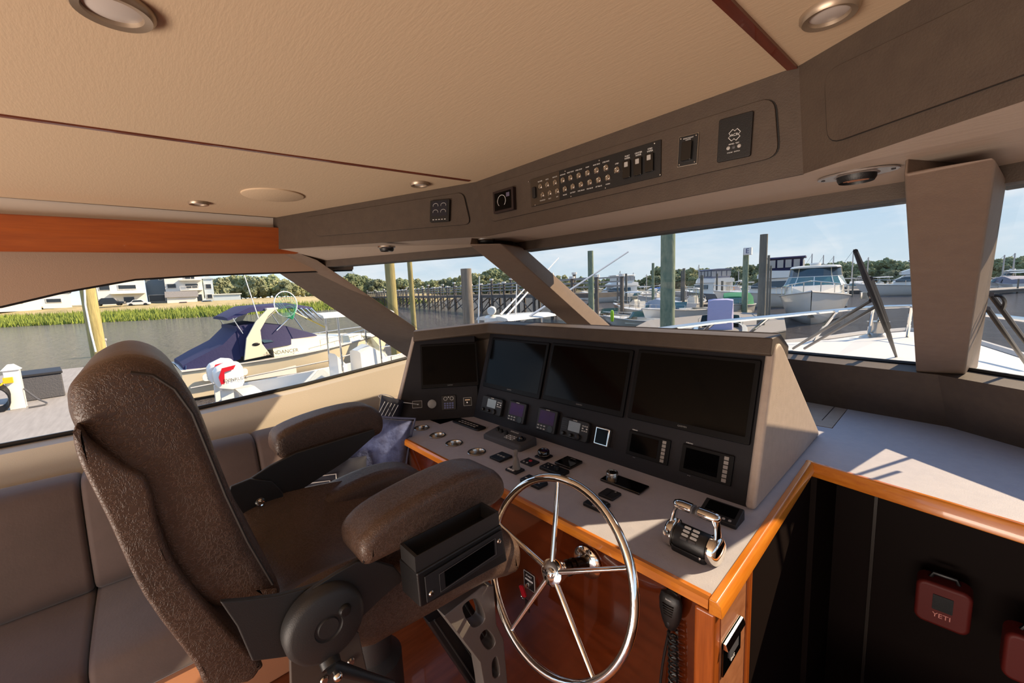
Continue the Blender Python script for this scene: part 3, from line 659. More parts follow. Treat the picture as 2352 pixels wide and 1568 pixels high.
# throttle
tp=V((-.452,1.065,ZW)); t=thing('throttle_control','twin chrome throttle levers on a black drum with printed buttons','throttle',loc=tp,rz=R_(-3))
XM=Matrix.Rotation(PI/2,4,'Y')
m=MB(); m.lathe([(.034,-.045),(.036,-.042),(.036,.042),(.034,.045)],36,M=Matrix.Translation((0,0,.030))@XM); obj('drum',m,black,t,smooth=True)
m=MB(); m.rbox((0,0,.008),(.10,.075,.016),.012); obj('base',m,black,t,bevel=.002)
for s in (-1,1):
    lv=MB(); lv.lathe([(.0,-.016),(.030,-.016),(.040,-.010),(.041,.004),(.036,.012),(.026,.017),(0,.018)],36,M=Matrix.Translation((s*.060,0,.032))@Matrix.Rotation(PI/2*s,4,'Y')); e=obj('end_cap',lv,chrome,t,smooth=True)
    lv=MB()
    pts=[V((s*.062,.0,.05)),V((s*.062,.006,.075)),V((s*.058,.010,.100)),V((s*.050,.012,.116))]
    rings=[]
    for p,(a,b) in zip(pts,((.009,.026),(.007,.017),(.007,.014),(.009,.016))):
        rings.append([p+V((a*math.cos(q*2*PI/16),b*math.sin(q*2*PI/16),0)) for q in range(16)])
    lv.loft(rings); obj('lever',lv,chrome,t,smooth=True)
    lv=MB(); rings=[]
    for x,r in ((.066,.003),(.062,.010),(.052,.0145),(.036,.016),(.016,.0155),(.010,.0150),(.009,.013)):
        rings.append([V((s*x,.012+r*1.15*math.cos(q*2*PI/18),.118-.12*(.03-x)*0+r*.85*math.sin(q*2*PI/18))) for q in range(18)])
    lv.loft(rings); obj('grip',lv,chrome,t,smooth=True,label='chrome grip')
    lv=MB(); rings=[]
    for x,r in ((.0095,.0145),(.005,.0145),(.0035,.012)):
        rings.append([V((s*x,.012+r*1.15*math.cos(q*2*PI/18),.118+r*.85*math.sin(q*2*PI/18))) for q in range(18)])
    lv.loft(rings); obj('grip_collar',lv,grey,t,smooth=True)
BF=Matrix.Translation((0,0,.030))@Matrix.Rotation(R_(38),4,'X')
for j in range(4):
    for i in (0,1):
        m=MB(); m.rbox((-.012+.024*i,.013-.0105*j if 0 else .017-.011*j,.0362),(.019,.007,.001),.003,M=BF); obj('button',m,ltgrey if j<3 else grey,t)
m=MB(); m.cyl((.03,-.0361,.016),.0,.0,8) if 0 else m.sph((.035,-.036,.012),(.005,.002,.005),10); obj('screw',m,chrome,t,smooth=True)
# microphone with coiled cord
mc=ay(1536,1408,.93); t=thing('radio_microphone','black fist microphone hanging on the glossy wood front','microphone',loc=(mc.x,.94,mc.z))
rings=[]
for z,a,b in ((.052,.018,.008),(.048,.026,.012),(.03,.031,.015),(.0,.030,.016),(-.025,.024,.015),(-.045,.015,.012),(-.050,.009,.008)):
    rings.append([V((a*math.cos(q*2*PI/20),b*math.sin(q*2*PI/20)+.0,z)) for q in range(20)])
m=MB(); m.loft(rings); obj('body',m,black,t,smooth=True)
for k in range(5):
    m=MB(); m.box((0,-.0155,.026-.007*k),(.030-.002*k,.002,.002)); obj('speaker_slot',m,blackg,t)
text('marks','icom',.008,whitep,t,(0,-.0135,.040),M=Matrix.Rotation(PI/2,4,'X'))
m=MB(); m.sph((0,-.012,-.028),(.006,.004,.009),10); obj('talk_button',m,dgrey,t,smooth=True)
m=MB(); m.box((.0,.018,.045),(.03,.02,.03)); m.cyl((-.006,.012,.068),.004,.012,10); m.cyl((.010,.012,.066),.004,.012,10); obj('hanger',m,chrome,t,smooth=True)
pts=[]
for k in range(0,260):
    a=k*.9; z=-.055-k*.0024; pts.append(V((.004+.012*math.cos(a)+.004*math.sin(k*.02),.004+.010*math.sin(a),z)))
m=MB(); m.tube(pts,.0034,6); obj('coiled_cord',m,black,t,smooth=True)
m=MB(); m.tube([V((-.005+.03*math.sin(s*PI/12)*-1,.01,-.05-.045*s)) for s in range(13)],.0038,8); obj('straight_cord',m,black,t,smooth=True)
# wheel side key switch with red tag
KF_=frame((0,.967,0),(1,0,0),(0,0,1)); a=ay(1203,1306,.968); b=ay(1230,1362,.968)
t=thing('ignition_switch','small labelled switch plate with keys on a red tag, left of the wheel hub','switch',loc=((a.x+b.x)/2,.968,(a.z+b.z)/2)); w=b.x-a.x; h=a.z-b.z
XR=Matrix.Rotation(PI/2,4,'X')
def vbox(par,name,c,d,m_,r=.003,**k):
    q=MB(); q.rbox((0,0,0),(d[0],d[2],d[1]),r,M=Matrix.Translation(c)@XR); return obj(name,q,m_,par,**k)
vbox(t,'plate',(0,-.001,0),(w,.002,h),ltgrey); vbox(t,'label',(0,-.0022,.0),(w*.88,.001,h*.92),black); vbox(t,'white_band',(0,-.0030,h*.05),(w*.7,.001,h*.10),whitep)
text('marks','START',.011,whitep,t,(0,-.0033,h*.28),M=XR)
m=MB(); m.lathe([(.010,0),(.009,.012),(0,.013)],18,M=Matrix.Translation((-.002,-.002,-h*.22))@XR); obj('lock',m,chrome,t,smooth=True)
m=MB(); m.box((-.004,-.022,-h*.22),(.003,.02,.010)); obj('key',m,brushed,t); m=MB(); m.rbox((0,0,0),(.022,.042,.006),.006,M=Matrix.Translation((-.003,-.034,-h*.2-.010))@Matrix.Rotation(R_(-25),4,'Y')@XR); obj('key_tag',m,red,t,label='red key tag')
m=MB(); m.tube([V((-.008+.010*math.cos(a_*PI/8),-.03,-h*.2-.036+.010*math.sin(a_*PI/8))) for a_ in range(16)],.0012,6,closed=True); obj('key_ring',m,chrome,t,smooth=True)
m=MB(); m.box((.004,-.02,-h*.2-.075),(.020,.003,.045)); obj('leather_fob',m,black,t)
# switch on the teak cabinet side
pf=[ax(x,y,-.335) for x,y in ((1656,1469),(1697,1432),(1698,1482),(1657,1542))]
c=sum(pf,V((0,0,0)))/4; t=thing('cabinet_switch','chrome hooded black switch on the teak cabinet side below the rail','switch',loc=c)
dy=(pf[1].y-pf[0].y)*.98; dz=pf[0].z-pf[3].z
m=MB(); m.box((.002,0,0),(.006,dy,dz)); obj('plate',m,blackg,t,bevel=.001); m=MB(); m.prism([(0,-dy/2,dz*.5),(0,-dy/2,dz*.32),(.016,-dy/2,dz*.32),(.010,-dy/2,dz*.5)],(0,dy,0)); obj('hood',m,chrome,t,bevel=.001)
m=MB(); m.box((.006,dy*.05,-dz*.02),(.003,dy*.5,dz*.35)); obj('display',m,grey,t)
text('marks','BASS',.012,whitep,t,(.0062,0,-dz*.32),M=Matrix.Rotation(PI/2,4,'Z')@XR)
# ================================================================ OVERHEAD INSTRUMENTS
FCh=sub_frame(FC,0,0,.006); FLh=sub_frame(FL,0,0,.006)
def quad(F,TL,TR,BR,BL):
    q=[V((*fuv(F,*p),0)) for p in (TL,TR,BR,BL)]; c=sum(q,V((0,0,0)))/4; w=((q[1]-q[0]).length+(q[2]-q[3]).length)/2; h=((q[0]-q[3]).length+(q[1]-q[2]).length)/2
    d=(q[1]-q[0])+(q[2]-q[3]); return c.x,c.y,w,h,math.atan2(d.y,d.x)
def od(F,name,label,cat,*q):
    cx,cy,w,h,a=quad(F,*q); return thing(name,label,cat,M=sub_frame(F,cx,cy,0,a)),w,h
t,w,h=od(FCh,'fuel_gauge','small square gauge display at the left end of the centre overhead hatch','gauge',(1133,446),(1182,431),(1190,480),(1147,489))
slab('body',t,w,h,.016,mat('maroon_black',(34,22,24),.35),r=.002); slab('display',t,w*.82,h*.8,.001,screen,z=.0158,r=.001)
m=MB(); m.tube([V((w*.2*math.cos(a)-w*.05,h*.26*math.sin(a),.0172)) for a in [R_(-50+280*i/16) for i in range(17)]],.0009,5); obj('dial_arc',m,whitep,t)
slab('pixel_block',t,w*.16,h*.18,.0006,mat('dim_violet',(92,88,112),.4),z=.0166,c=(w*.26,h*.22),r=.001,bevel=0)
t,w,h=od(FCh,'breaker_panel','long black breaker panel with two rows of round push buttons and three rockers','control panel',(1214,415),(1513,324),(1526,402),(1228,473))
slab('plate',t,w,h,.004,black,r=.002,bevel=.0006); slab('metal_plate',t,w*.27,h*.98,.0008,mat('dark_brushed_plate',(88,80,72),.35,metal=.7),z=.0036,c=(-w*.362,0),r=.001,bevel=0)
wname=['BLOWER','DECK','NAV LTS','ANCHOR','PORT STOP','STBD STOP','PORT','PORT ENG','STBD ENG','STBD','FUEL']
bname=['COURTESY','SPOT','AFT','RADAR','BATTERY','FWD BILGE','MID BILGE','AFT BILGE','HORN']
def px2(t,x,y):
    Mi=t.matrix_world.inverted() if 0 else t.matrix_basis.inverted(); F=t.matrix_basis
    p=Mi@pl(x,y,F.translation,F.col[2].to_3d()); return p.x,p.y
crop=lambda a,b:(1060+a/2.94,220+b/2.94)
for i,(a,b) in enumerate([(538,615),(585,602),(637,587),(690,572),(742,556),(798,541),(857,524),(918,507),(981,489),(1055,503)]+[(553,670),(602,658),(652,645),(704,631),(757,615),(813,601),(872,586),(932,571),(994,555)]):
    x,y=px2(t,*crop(a,b)); m=MB(); r=h*.105; m.lathe([(r,.004),(r*.98,.0065),(r*.75,.0085),(r*.72,.0065),(r*.45,.0065),(r*.40,.010),(0,.0105)],18,c=(x,y,0)); obj('push_button',m,brushed,t,smooth=True)
    top=i<10; s=(wname+bname)[i if i<10 else i+1]
    text('marks',s,h*.055,whitep,t,(x,y+(h*.19 if top else -h*.19),.0042))
for a,b,s in ((1125,500,'PORT\nWIPER'),(1200,480,'CENTER\nWIPER'),(1278,455,'STBD\nWIPER')):
    x,y=px2(t,*crop(a,b)); slab('rocker',t,h*.26,h*.52,.007,blackg,z=.0035,c=(x,y),r=.003); slab('icon',t,h*.12,h*.14,.0008,ltgrey,z=.0102,c=(x,y+h*.14),r=.001,bevel=0); text('marks',s,h*.065,whitep,t,(x,y+h*.36,.0042))
x,y=px2(t,*crop(502,655)); slab('breaker',t,h*.16,h*.40,.008,black,z=.0035,c=(x,y),r=.004)
for a,b in ((458,580),(1308,322),(1345,534),(503,738),(705,510),(935,437),(977,623),(744,680)):
    x,y=px2(t,*crop(a,b)); m=MB(); m.sph((x,y,.004),(.0022,.0022,.001),8); obj('screw',m,brushed,t)
t,w,h=od(FCh,'rocker_switch','black rocker switch with a thin metal edge between breaker panel and square unit','switch',(1555,318),(1601,305),(1608,376),(1562,383))
slab('frame',t,w,h,.003,brushed,r=.001,bevel=.0005); slab('plate',t,w*.93,h*.95,.002,black,z=.0025,r=.001,bevel=0); slab('rocker',t,w*.5,h*.62,.009,blackg,z=.004,r=.003,c=(0,-h*.04)); text('marks','SEARCHLIGHT\nLIGHTS',h*.055,whitep,t,(0,h*.36,.0046))
for sx in (-1,1):
    for sy in (-1,1): m=MB(); m.sph((sx*w*.38,sy*h*.42,.0046),(.002,.002,.001),8); obj('screw',m,brushed,t)
t,w,h=od(FCh,'beacon_remote','black square alarm unit with a cross shaped emblem and three lamps','control panel',(1645,281),(1725,256),(1733,358),(1657,371))
slab('body',t,w,h,.006,black,r=.004); r=h*.14
cr_=[]
for k in range(4):
    for a,rr_ in ((-24,1.0),(24,1.0),(45,.62)): cr_.append((r*rr_*math.cos(R_(a+90*k+42)),r*rr_*math.sin(R_(a+90*k+42))))
m=MB(); m.tube([V((x-w*.0,y+h*.06,.0064)) for x,y in cr_],.0008,5,closed=True); obj('emblem',m,whitep,t); text('marks','ACR',h*.085,whitep,t,(0,h*.06,.0062))
for i in range(3): m=MB(); m.sph((w*(-.16+.16*i),-h*.22,.0065),(.0042,.0042,.002),10); obj('lamp',m,ltgrey if i!=1 else grey,t,smooth=True)
text('marks','ARMED  TEST',h*.04,whitep,t,(0,-h*.14,.0062)); text('marks','STROBE   SWITCH',h*.035,whitep,t,(0,-h*.33,.0062))
t,w,h=od(FLh,'four_dial_display','small upright display showing four white dials on the port overhead hatch','gauge',(988,463),(1033,459),(1038,508),(995,511))
slab('body',t,w,h,.012,black,r=.004); slab('display',t,w*.8,h*.68,.001,mat('dim_blue_screen',(32,34,46),.2),z=.0118,c=(0,h*.1),r=.001)
for i in (0,1):
    for j in (0,1):
        m=MB(); m.tube([V((w*(-.2+.4*i)+w*.13*math.cos(a),h*(-.05+.29*j)+h*.10*math.sin(a),.0130)) for a in [R_(-20+220*q/12) for q in range(13)]],.0007,5); obj('dial_arc',m,whitep,t)
for i in range(5): slab('button',t,w*.08,h*.03,.0008,whitep,z=.0118,c=(w*(-.3+.15*i),-h*.40),r=.0005,bevel=0)
# ceiling lights, speaker cover, vents
def clight(c,r,label):
    t=thing('ceiling_light',label,'ceiling light',loc=(c.x,c.y,ZC))
    m=MB(); m.lathe([(r*.66,-.002),(r*.70,-.010),(r*.9,-.012),(r,-.006),(r,.0)],40); 
    obj('trim_ring',m,mat('warm_satin_metal',(178,160,140),.35,metal=.6),t,smooth=True)
    m=MB(); m.lathe([(r*.72,-.004),(r*.55,-.0065),(0,-.008)],36); obj('lens',m,mat('frosted_lens',(205,196,190),.4),t,smooth=True)
clight(az(257,12,ZC),.048,'large recessed ceiling light cut by the top edge, above the chair')
clight(az(1905,24,ZC),.040,'large recessed ceiling light near the starboard teak strip')
clight(az(456,464,ZC),.038,'small dark rimmed ceiling light above the teak valance')
clight(az(963,420,ZC),.036,'small pale ceiling light close to the port overhead console')
c=az(628,447,ZC); m=MB(); m.lathe([(0,-.006),(.108,-.006),(.112,-.004),(.113,0)],48); o=obj('speaker_cover',m,liner,smooth=True); o.location=(c.x,c.y,ZC); tag(o,'round flat cloth speaker cover flush in the port headliner','speaker')
def vent(px,py,r,label,big=False):
    c=az(px,py,ZS); t=thing('air_vent',label,'vent',loc=(c.x,c.y,ZS-.001))
    m=MB(); m.lathe([(r*.80,.004),(r*.80,-.004),(r*.86,-.006),(r,-.002),(r,.004)],40,M=Matrix.Diagonal((1,1,1,1))); obj('flange',m,brushed if not big else mat('satin_flange',(150,140,134),.35,metal=.5),t,smooth=True)
    m=MB(); m.lathe([(r*.82,.002),(r*.80,-.012),(r*.72,-.018),(r*.68,-.010),(r*.66,.002)],36); obj('barrel',m,black,t,smooth=True)
    m=MB(); m.cyl((0,0,.001),r*.74,.002,30); obj('backing',m,blackg,t)
    for k in range(6):
        y=r*(-.5+.2*k); hw=math.sqrt(max(0,(r*.66)**2-y*y)); m=MB(); m.box((0,y,-.010),(hw*2,.0028,.006),rot=(.6,0,0)); obj('louvre',m,brushed if big else dgrey,t)
    return t
vent(888,567,.038,'round air vent in the soffit over the port windshield corner')
vent(1115,550,.040,'round air vent in the soffit just above the centre mullion')
v=vent(1968,396,.040,'large louvred oval air vent in the starboard soffit',True)
m=MB(); P=[]
for k in range(40):
    a=k*2*PI/40; P.append(V((.066*math.cos(a)+.0,.042*math.sin(a),-.001)))
m.prism(P,(0,0,-.003)); o=obj('oval_plate',m,MATS['satin_flange'],v); o.rotation_euler=(0,0,R_(0))
for s in (-1,1): m=MB(); m.cyl((s*.056,0,-.0045),.0035,.002,12); obj('screw',m,dgrey,v)
# ================================================================ HELM CHAIR
ch=thing('helm_chair','brown leather helm chair seen from its right side, with black metal arms','chair',loc=(-1.1,.33,0))
CI=Matrix.Translation((1.1,-.33,0))
def cp(name,mb,m,par=None,**k):
    o=obj(name,mb,m,par or ch,**k)
    o.matrix_parent_inverse=CI if par is None else Matrix.Identity(4)
    return o
def smoothpoly(P,n=4):
    out=[]; N=len(P)
    for i in range(N):
        p0,p1,p2,p3=P[i-1],P[i],P[(i+1)%N],P[(i+2)%N]
        for j in range(n):
            t=j/n; out.append(0.5*((2*p1)+(-p0+p2)*t+(2*p0-5*p1+4*p2-p3)*t*t+(-p0+3*p1-3*p2+p3)*t**3))
    return out
def puff(pxs,X,x0,x1,edge,prof=None,n=3,dz=None):
    # side outline (pixels surveyed on plane X) swept across from x0 to x1 with soft rounded ends
    P=smoothpoly([ax(x,y,X) for x,y in pxs],n); c=sum(P,V((0,0,0)))/len(P)
    rings=[]; L=x1-x0
    size=max((p-c).length for p in P)
    st=[]
    for a in (0,20,40,60,90): st.append((edge*(1-math.cos(R_(a))) if 0 else edge*(1-math.sin(R_(90-a)))*0+edge*(1-math.cos(R_(a))) ,edge*(1-math.sin(R_(a)))))
    xs=[(x0+math.copysign(d,L),ins) for d,ins in st]+[(x0+L*f,0) for f in (.3,.5,.7)]+[(x1-math.copysign(d,L),ins) for d,ins in st[::-1]]
    nrm=[]
    N=len(P)
    area=sum(P[i].y*P[(i+1)%N].z-P[(i+1)%N].y*P[i].z for i in range(N))
    for i in range(N):
        d=(P[(i+1)%N]-P[i-1]); q=V((0,-d.z,d.y)); q.normalize(); nrm.append(q if area>0 else -q)
    for x,ins in xs:
        s=dz((x-x0)/L) if dz else 0
        rings.append([V((x,p.y+nn.y*ins,p.z+nn.z*ins+(s if p.z>c.z else 0))) for p,nn in zip(P,nrm)])
    m=MB(); m.loft(rings); bmesh.ops.triangulate(m.bm,faces=[f for f in m.bm.faces if len(f.verts)>4]); return m
back_px=[(152,925),(153,900),(166,876),(200,848),(255,822),(310,815),(375,835),(425,880),(465,955),(500,1050),(540,1150),(590,1255),(648,1362),(575,1385),(505,1400),(430,1370),(350,1260),(300,1160),(240,1080),(190,1020),(160,965)]
bm_=puff(back_px,-.88,-.868,-1.27,.03,n=3); cp('backrest',bm_,leather,smooth=True)
shell_px=[(172,985),(176,972),(184,972),(194,984),(204,1000),(218,1012),(285,1060),(330,1084),(350,1130),(360,1180),(400,1280),(460,1360),(525,1430),(592,1500),(590,1515),(562,1545),(480,1552),(462,1545),(440,1500),(330,1350),(250,1180),(190,1060),(174,1010)]
cp('back_shell',puff(shell_px,-.88,-.850,-1.29,.008,n=3),leather,smooth=True)
# stitched piping down the front edge
pp=[ax(x,y,-.874) for x,y in ((300,852),(350,858),(400,890),(440,945),(475,1030),(515,1130),(565,1235),(640,1362))]
P2=[]
for i in range(len(pp)-1):
    for k in range(4): P2.append(pp[i].lerp(pp[i+1],k/4))
seamm=mat('dark_seam',(34,25,21),.6); stitchm=mat('tan_stitch',(128,100,82),.7)
m=MB(); m.tube([p+V((.016,0,0)) for p in P2],.0028,6); cp('seam',m,seamm,smooth=True)
seat_px=[(700,1470),(640,1410),(700,1350),(800,1300),(940,1250),(1080,1212),(1150,1212),(1188,1240),(1197,1275),(1180,1318),(1110,1342),(1000,1405),(900,1460),(830,1492)]
cp('seat_cushion',puff(seat_px,-.86,-.84,-1.38,.04,dz=lambda f:-.085*math.sin(max(0,min(1,(f-.1)/.8))*PI)**.5 if .1<f<.9 else 0),leather,smooth=True)
bol=[(585,1240),(640,1185),(700,1155),(760,1120),(850,1080),(920,1066),(960,1080),(985,1110),(960,1150),(860,1180),(760,1215),(660,1255),(600,1275)]
cp('seat_bolster',puff(bol,-1.33,-1.27,-1.40,.035),leather,smooth=True)
def armpad(pxs,X,x1,seam):
    o=cp('arm_pad',puff(pxs,X,X+.008,x1,.022),leather,smooth=True)
    S=[ax(x,y,X+.004) for x,y in seam]; P=[]
    for i in range(len(S)-1):
        for k in range(5): P.append(S[i].lerp(S[i+1],k/5))
    m=MB(); m.tube([p+V((-.006,0,0)) for p in P],.0018,5); q=cp('piping',m,seamm,o); 
    m=MB()
    for i in range(0,len(P)-1): m.tube([P[i].lerp(P[i+1],.1)+V((-.012,0,.006)),P[i].lerp(P[i+1],.6)+V((-.012,0,.006))],.0009,4)
    cp('stitching',m,stitchm,o)
armpad([(838,1300),(828,1262),(850,1222),(900,1180),(1000,1122),(1080,1085),(1130,1078),(1156,1098),(1160,1130),(1138,1158),(1080,1190),(960,1245),(880,1285)],-.765,-.885,[(838,1296),(842,1255),(870,1216),(950,1165),(1040,1115),(1110,1086),(1145,1092),(1160,1120)])
armpad([(632,1032),(640,1000),(690,972),(770,945),(840,932),(872,944),(882,972),(872,998),(820,1015),(730,1040),(665,1056),(642,1050)],-1.38,-1.49,[(640,1045),(640,1010),(690,980),(770,953),(840,942),(866,950),(878,975)])
def crv0(P): return [P[0].lerp(P[-1],k/6) for k in range(7)]
def plate(name,pxs,X,th,m_,bev=.003,par=None,sm=0):
    P=[ax(x,y,X) for x,y in pxs]
    if sm: P=smoothpoly(P,sm)
    m=MB(); m.prism(P,(-th,0,0)); return cp(name,m,m_,par,bevel=bev)
m=MB(); S=[az(x,y,.972) for x,y in ((688,1222),(712,1262),(748,1322))]; m.tube(crv0(S),.004,6); cp('seat_seam',m,seamm,smooth=True)
# near arm metalwork
plate('arm_bracket',[(505,1382),(560,1378),(640,1368),(700,1352),(760,1330),(800,1370),(790,1440),(720,1500),(640,1512),(580,1520),(545,1440)],-.80,.012,coatbl)
plate('arm_bracket',[(690,1400),(720,1350),(770,1318),(820,1290),(850,1285),(905,1300),(930,1330),(880,1372),(830,1420),(790,1450),(730,1450)],-.785,.010,coatbl)
plate('side_plate',[(665,1470),(800,1440),(825,1455),(835,1500),(850,1568),(855,1640),(670,1640)],-.79,.012,mat('bronze_grey_coat',(74,64,58),.5))
dc=ax(748,1430,-.775)
m=MB(); m.lathe([(.0,.018),(.018,.018),(.020,.015),(.024,.015),(.026,.018),(.062,.016),(.070,.010),(.073,.0),(.073,-.02)],48,M=Matrix.Translation(dc)@Matrix.Rotation(PI/2,4,'Y')); cp('pivot_cover',m,coatbl,smooth=True)
dcb=ax(792,1400,-.757); m=MB(); m.lathe([(0,.008),(.009,.007),(.012,.002),(.012,-.004)],18,M=Matrix.Translation(dcb+V((.0,0,0)))@Matrix.Rotation(PI/2,4,'Y')); cp('pivot_button',m,black,smooth=True)
for x,y in ((806,1520),(745,1562)):
    p=ax(x,y,-.787); m=MB(); m.lathe([(.0,.003),(.006,.003),(.008,0)],14,M=Matrix.Translation(p)@Matrix.Rotation(PI/2,4,'Y')); cp('bolt',m,brushed,smooth=True)
a,b=ax(762,1530,-.76),ax(900,1572,-.74); m=MB(); m.tube([a+V((-.04,0,.03)),a,],[.020,.018],14); m.tube([a,a.lerp(b,.5),b],[.013,.010,.009],12); o=cp('recline_lever',m,black,smooth=True)
m=MB(); m.sph(tuple(ax(776,1553,-.742)),.009,14); cp('lever_bolt',m,chrome,smooth=True)
# far arm metalwork
plate('arm_bracket',[(530,1118),(575,1100),(625,1105),(650,1130),(658,1190),(600,1215),(560,1225),(520,1150)],-1.33,.012,coatbl)
plate('arm_bracket',[(560,1110),(620,1070),(680,1040),(860,985),(862,1000),(800,1055),(770,1075),(700,1120),(660,1165),(600,1160)],-1.345,.012,coatbl)
m=MB(); m.lathe([(.0,.008),(.005,.008),(.006,.006),(.009,.007),(.013,.0)],18,M=Matrix.Translation(ax(598,1153,-1.328))@Matrix.Rotation(PI/2,4,'Y')); cp('pivot_bolt',m,chrome,smooth=True)
# storage box with open tray on the near arm
bx=[ax(x,y,-.690) for x,y in ((958,1318),(1152,1205),(1166,1288),(966,1397))]
y0,y1=bx[0].y,bx[1].y; zt=(bx[0].z+bx[1].z)/2; zb_=(bx[2].z+bx[3].z)/2
q0=[bx[0],bx[1],bx[2],bx[3]]
m=MB(); m.loft([q0,[p+V((-.070,-.004,0.0)) for p in q0]]); ab=cp('arm_box',m,black,bevel=.004)
up=V((0,0,.034)); A,B=bx[0]+V((-.004,.0,0)),bx[1]+V((-.004,-.004,0)); D,Cc=A+V((-.062,0,0)),B+V((-.062,0,0))
m=MB()
for p,q in ((A,B),(B,Cc),(Cc,D),(D,A)):
    ctr=(A+B+Cc+D)/4; ip=p+(ctr-p)*.12; iq=q+(ctr-q)*.12; ip=p+(ctr-p).normalized()*.007; iq=q+(ctr-q).normalized()*.007
    m.loft([[p,q,iq,ip],[p+up,q+up,iq+up,ip+up]])
cp('tray_rim',m,coatbl,ab,weld=False)
dv=(bx[1]-bx[0]); dn=(bx[3]-bx[0])
fpt=lambda u,v_:bx[0]+dv*u+dn*v_+V((.001,0,0))
m=MB(); m.prism([fpt(.06,.16),fpt(.985,.12),fpt(.985,.90),fpt(.06,.92)],(.004,0,0)); cp('door_plate',m,dgrey,ab,bevel=.0015)
m=MB(); m.prism([fpt(.26,.30)+V((.004,0,0)),fpt(.86,.26)+V((.004,0,0)),fpt(.86,.74)+V((.004,0,0)),fpt(.26,.78)+V((.004,0,0))],(.0015,0,0)); cp('door_window',m,blackg,ab)
m=MB(); ed=[fpt(u,v_)+V((.006,0,0)) for u,v_ in ((.20,.30),(.88,.24),(.88,.76),(.20,.82))]; m.tube(ed,.0008,4,closed=True); cp('door_outline',m,grey,ab)
for u,v_ in ((.11,.72),(.935,.42)): m=MB(); m.lathe([(0,.003),(.004,.0025),(.006,0)],12,M=Matrix.Translation(fpt(u,v_)+V((.004,0,0)))@Matrix.Rotation(PI/2,4,'Y')); cp('screw',m,brushed,ab,smooth=True)
# pedestal, cast foot rest bracket, base
def casting():
    X=-.93
    out=[(1020,1415),(1109,1345),(1134,1345),(1141,1433),(1157,1468),(1166,1568),(1172,1660),(1122,1660),(1111,1568),(1103,1522)]
    holes=[[(1063,1395),(1095,1376),(1114,1421),(1086,1440)],[(1103,1464),(1119,1446),(1138,1474),(1122,1492)],[(1131,1522),(1141,1509),(1148,1548),(1134,1556)]]
    O=[ax(*p,X) for p in out]; Hs=[smoothpoly([ax(*p,X) for p in h_],4) for h_ in holes]
    m=fill_holes([(p.y,p.z) for p in O],[[(p.y,p.z) for p in h_] for h_ in Hs],0,.05)
    for v_ in m.bm.verts: y,z,d=v_.co.x,v_.co.y,v_.co.z; v_.co=V((X+d,y,z))
    return m
cp('footrest_bracket',casting(),silver,bevel=.003,label='cast silver bracket with three openings')
m=MB(); a,b,c,d=[ax(*p,-1.02) for p in ((985,1430),(1075,1375),(1150,1500),(1100,1600))]
m.prism([a,b,c,d],(-.06,0,0)); o=cp('ribbed_cover',m,black,bevel=.003)
for k in range(4):
    t_=(k+.5)/4; p=a.lerp(b,t_); q=d.lerp(c,t_); m=MB(); m.tube([p+V((.002,0,0)),q+V((.002,0,0))],.003,6); cp('rib',m,coatbl,o)
pz=V((-1.12,.40,0))
m=MB(); m.lathe([(.17,0),(.17,.012),(.11,.03),(.075,.05),(.07,.40),(.072,.42),(.085,.44),(.085,.62),(.06,.64),(.06,.80)],36,c=tuple(pz)); cp('pedestal',m,coatbl,smooth=True)
# ================================================================ SETTEE
st=thing('settee','long brown suede settee built along the port side','sofa',loc=(-2.3,0,0))
def sp_(name,mb,m_,**k):
    o=obj(name,mb,m_,st,**k); o.matrix_parent_inverse=Matrix.Translation((2.3,0,0)); return o
def cush(name,y0,y1,prof,e=.02):
    # prof: list of (x,z)
    P=smoothpoly([V((x,0,z)) for x,z in prof],3); c=sum(P,V((0,0,0)))/len(P); N=len(P); nr=[]
    for i in range(N):
        d=P[(i+1)%N]-P[i-1]; q=V((d.z,0,-d.x)).normalized(); nr.append(q if q.dot(c-P[i])>0 else -q)
    rings=[]
    for a in (0,25,50,90): rings.append((y0+e*(1-math.cos(R_(a))),e*(1-math.sin(R_(a)))))
    rings+=[((y0+y1)/2,-.004)]
    for a in (90,50,25,0): rings.append((y1-e*(1-math.cos(R_(a))),e*(1-math.sin(R_(a)))))
    m=MB(); m.loft([[V((p.x+n_.x*i_,y,p.z+n_.z*i_)) for p,n_ in zip(P,nr)] for y,i_ in rings]); return sp_(name,m,suede,smooth=True)
backp=[(-2.70,.52),(-2.76,.88),(-2.70,.945),(-2.62,.955),(-2.55,.925),(-2.50,.80),(-2.45,.60),(-2.44,.50),(-2.50,.46),(-2.62,.46)]
for y0,y1 in ((-2.0,-1.15),(-1.15,-.275),(-.27,.395),(.40,1.0)): cush('back_cushion',y0,y1,backp)
seatp=[(-2.60,.30),(-2.60,.46),(-2.45,.475),(-2.1,.475),(-1.97,.46),(-1.93,.42),(-1.93,.32),(-1.97,.29),(-2.2,.285)]
for y0,y1 in ((-2.0,-1.15),(-1.15,-.275),(-.27,.395),(.40,1.0)): cush('seat_cushion',y0,y1,seatp)
m=MB(); m.box((-2.32,-.5,.14),(.72,3.0,.28)); sp_('base',m,mat('sunlit_suede',(168,116,84),.8,bump=(90,.1,'n')),bevel=.01)  # base coloured tan to stand in for sun on its front
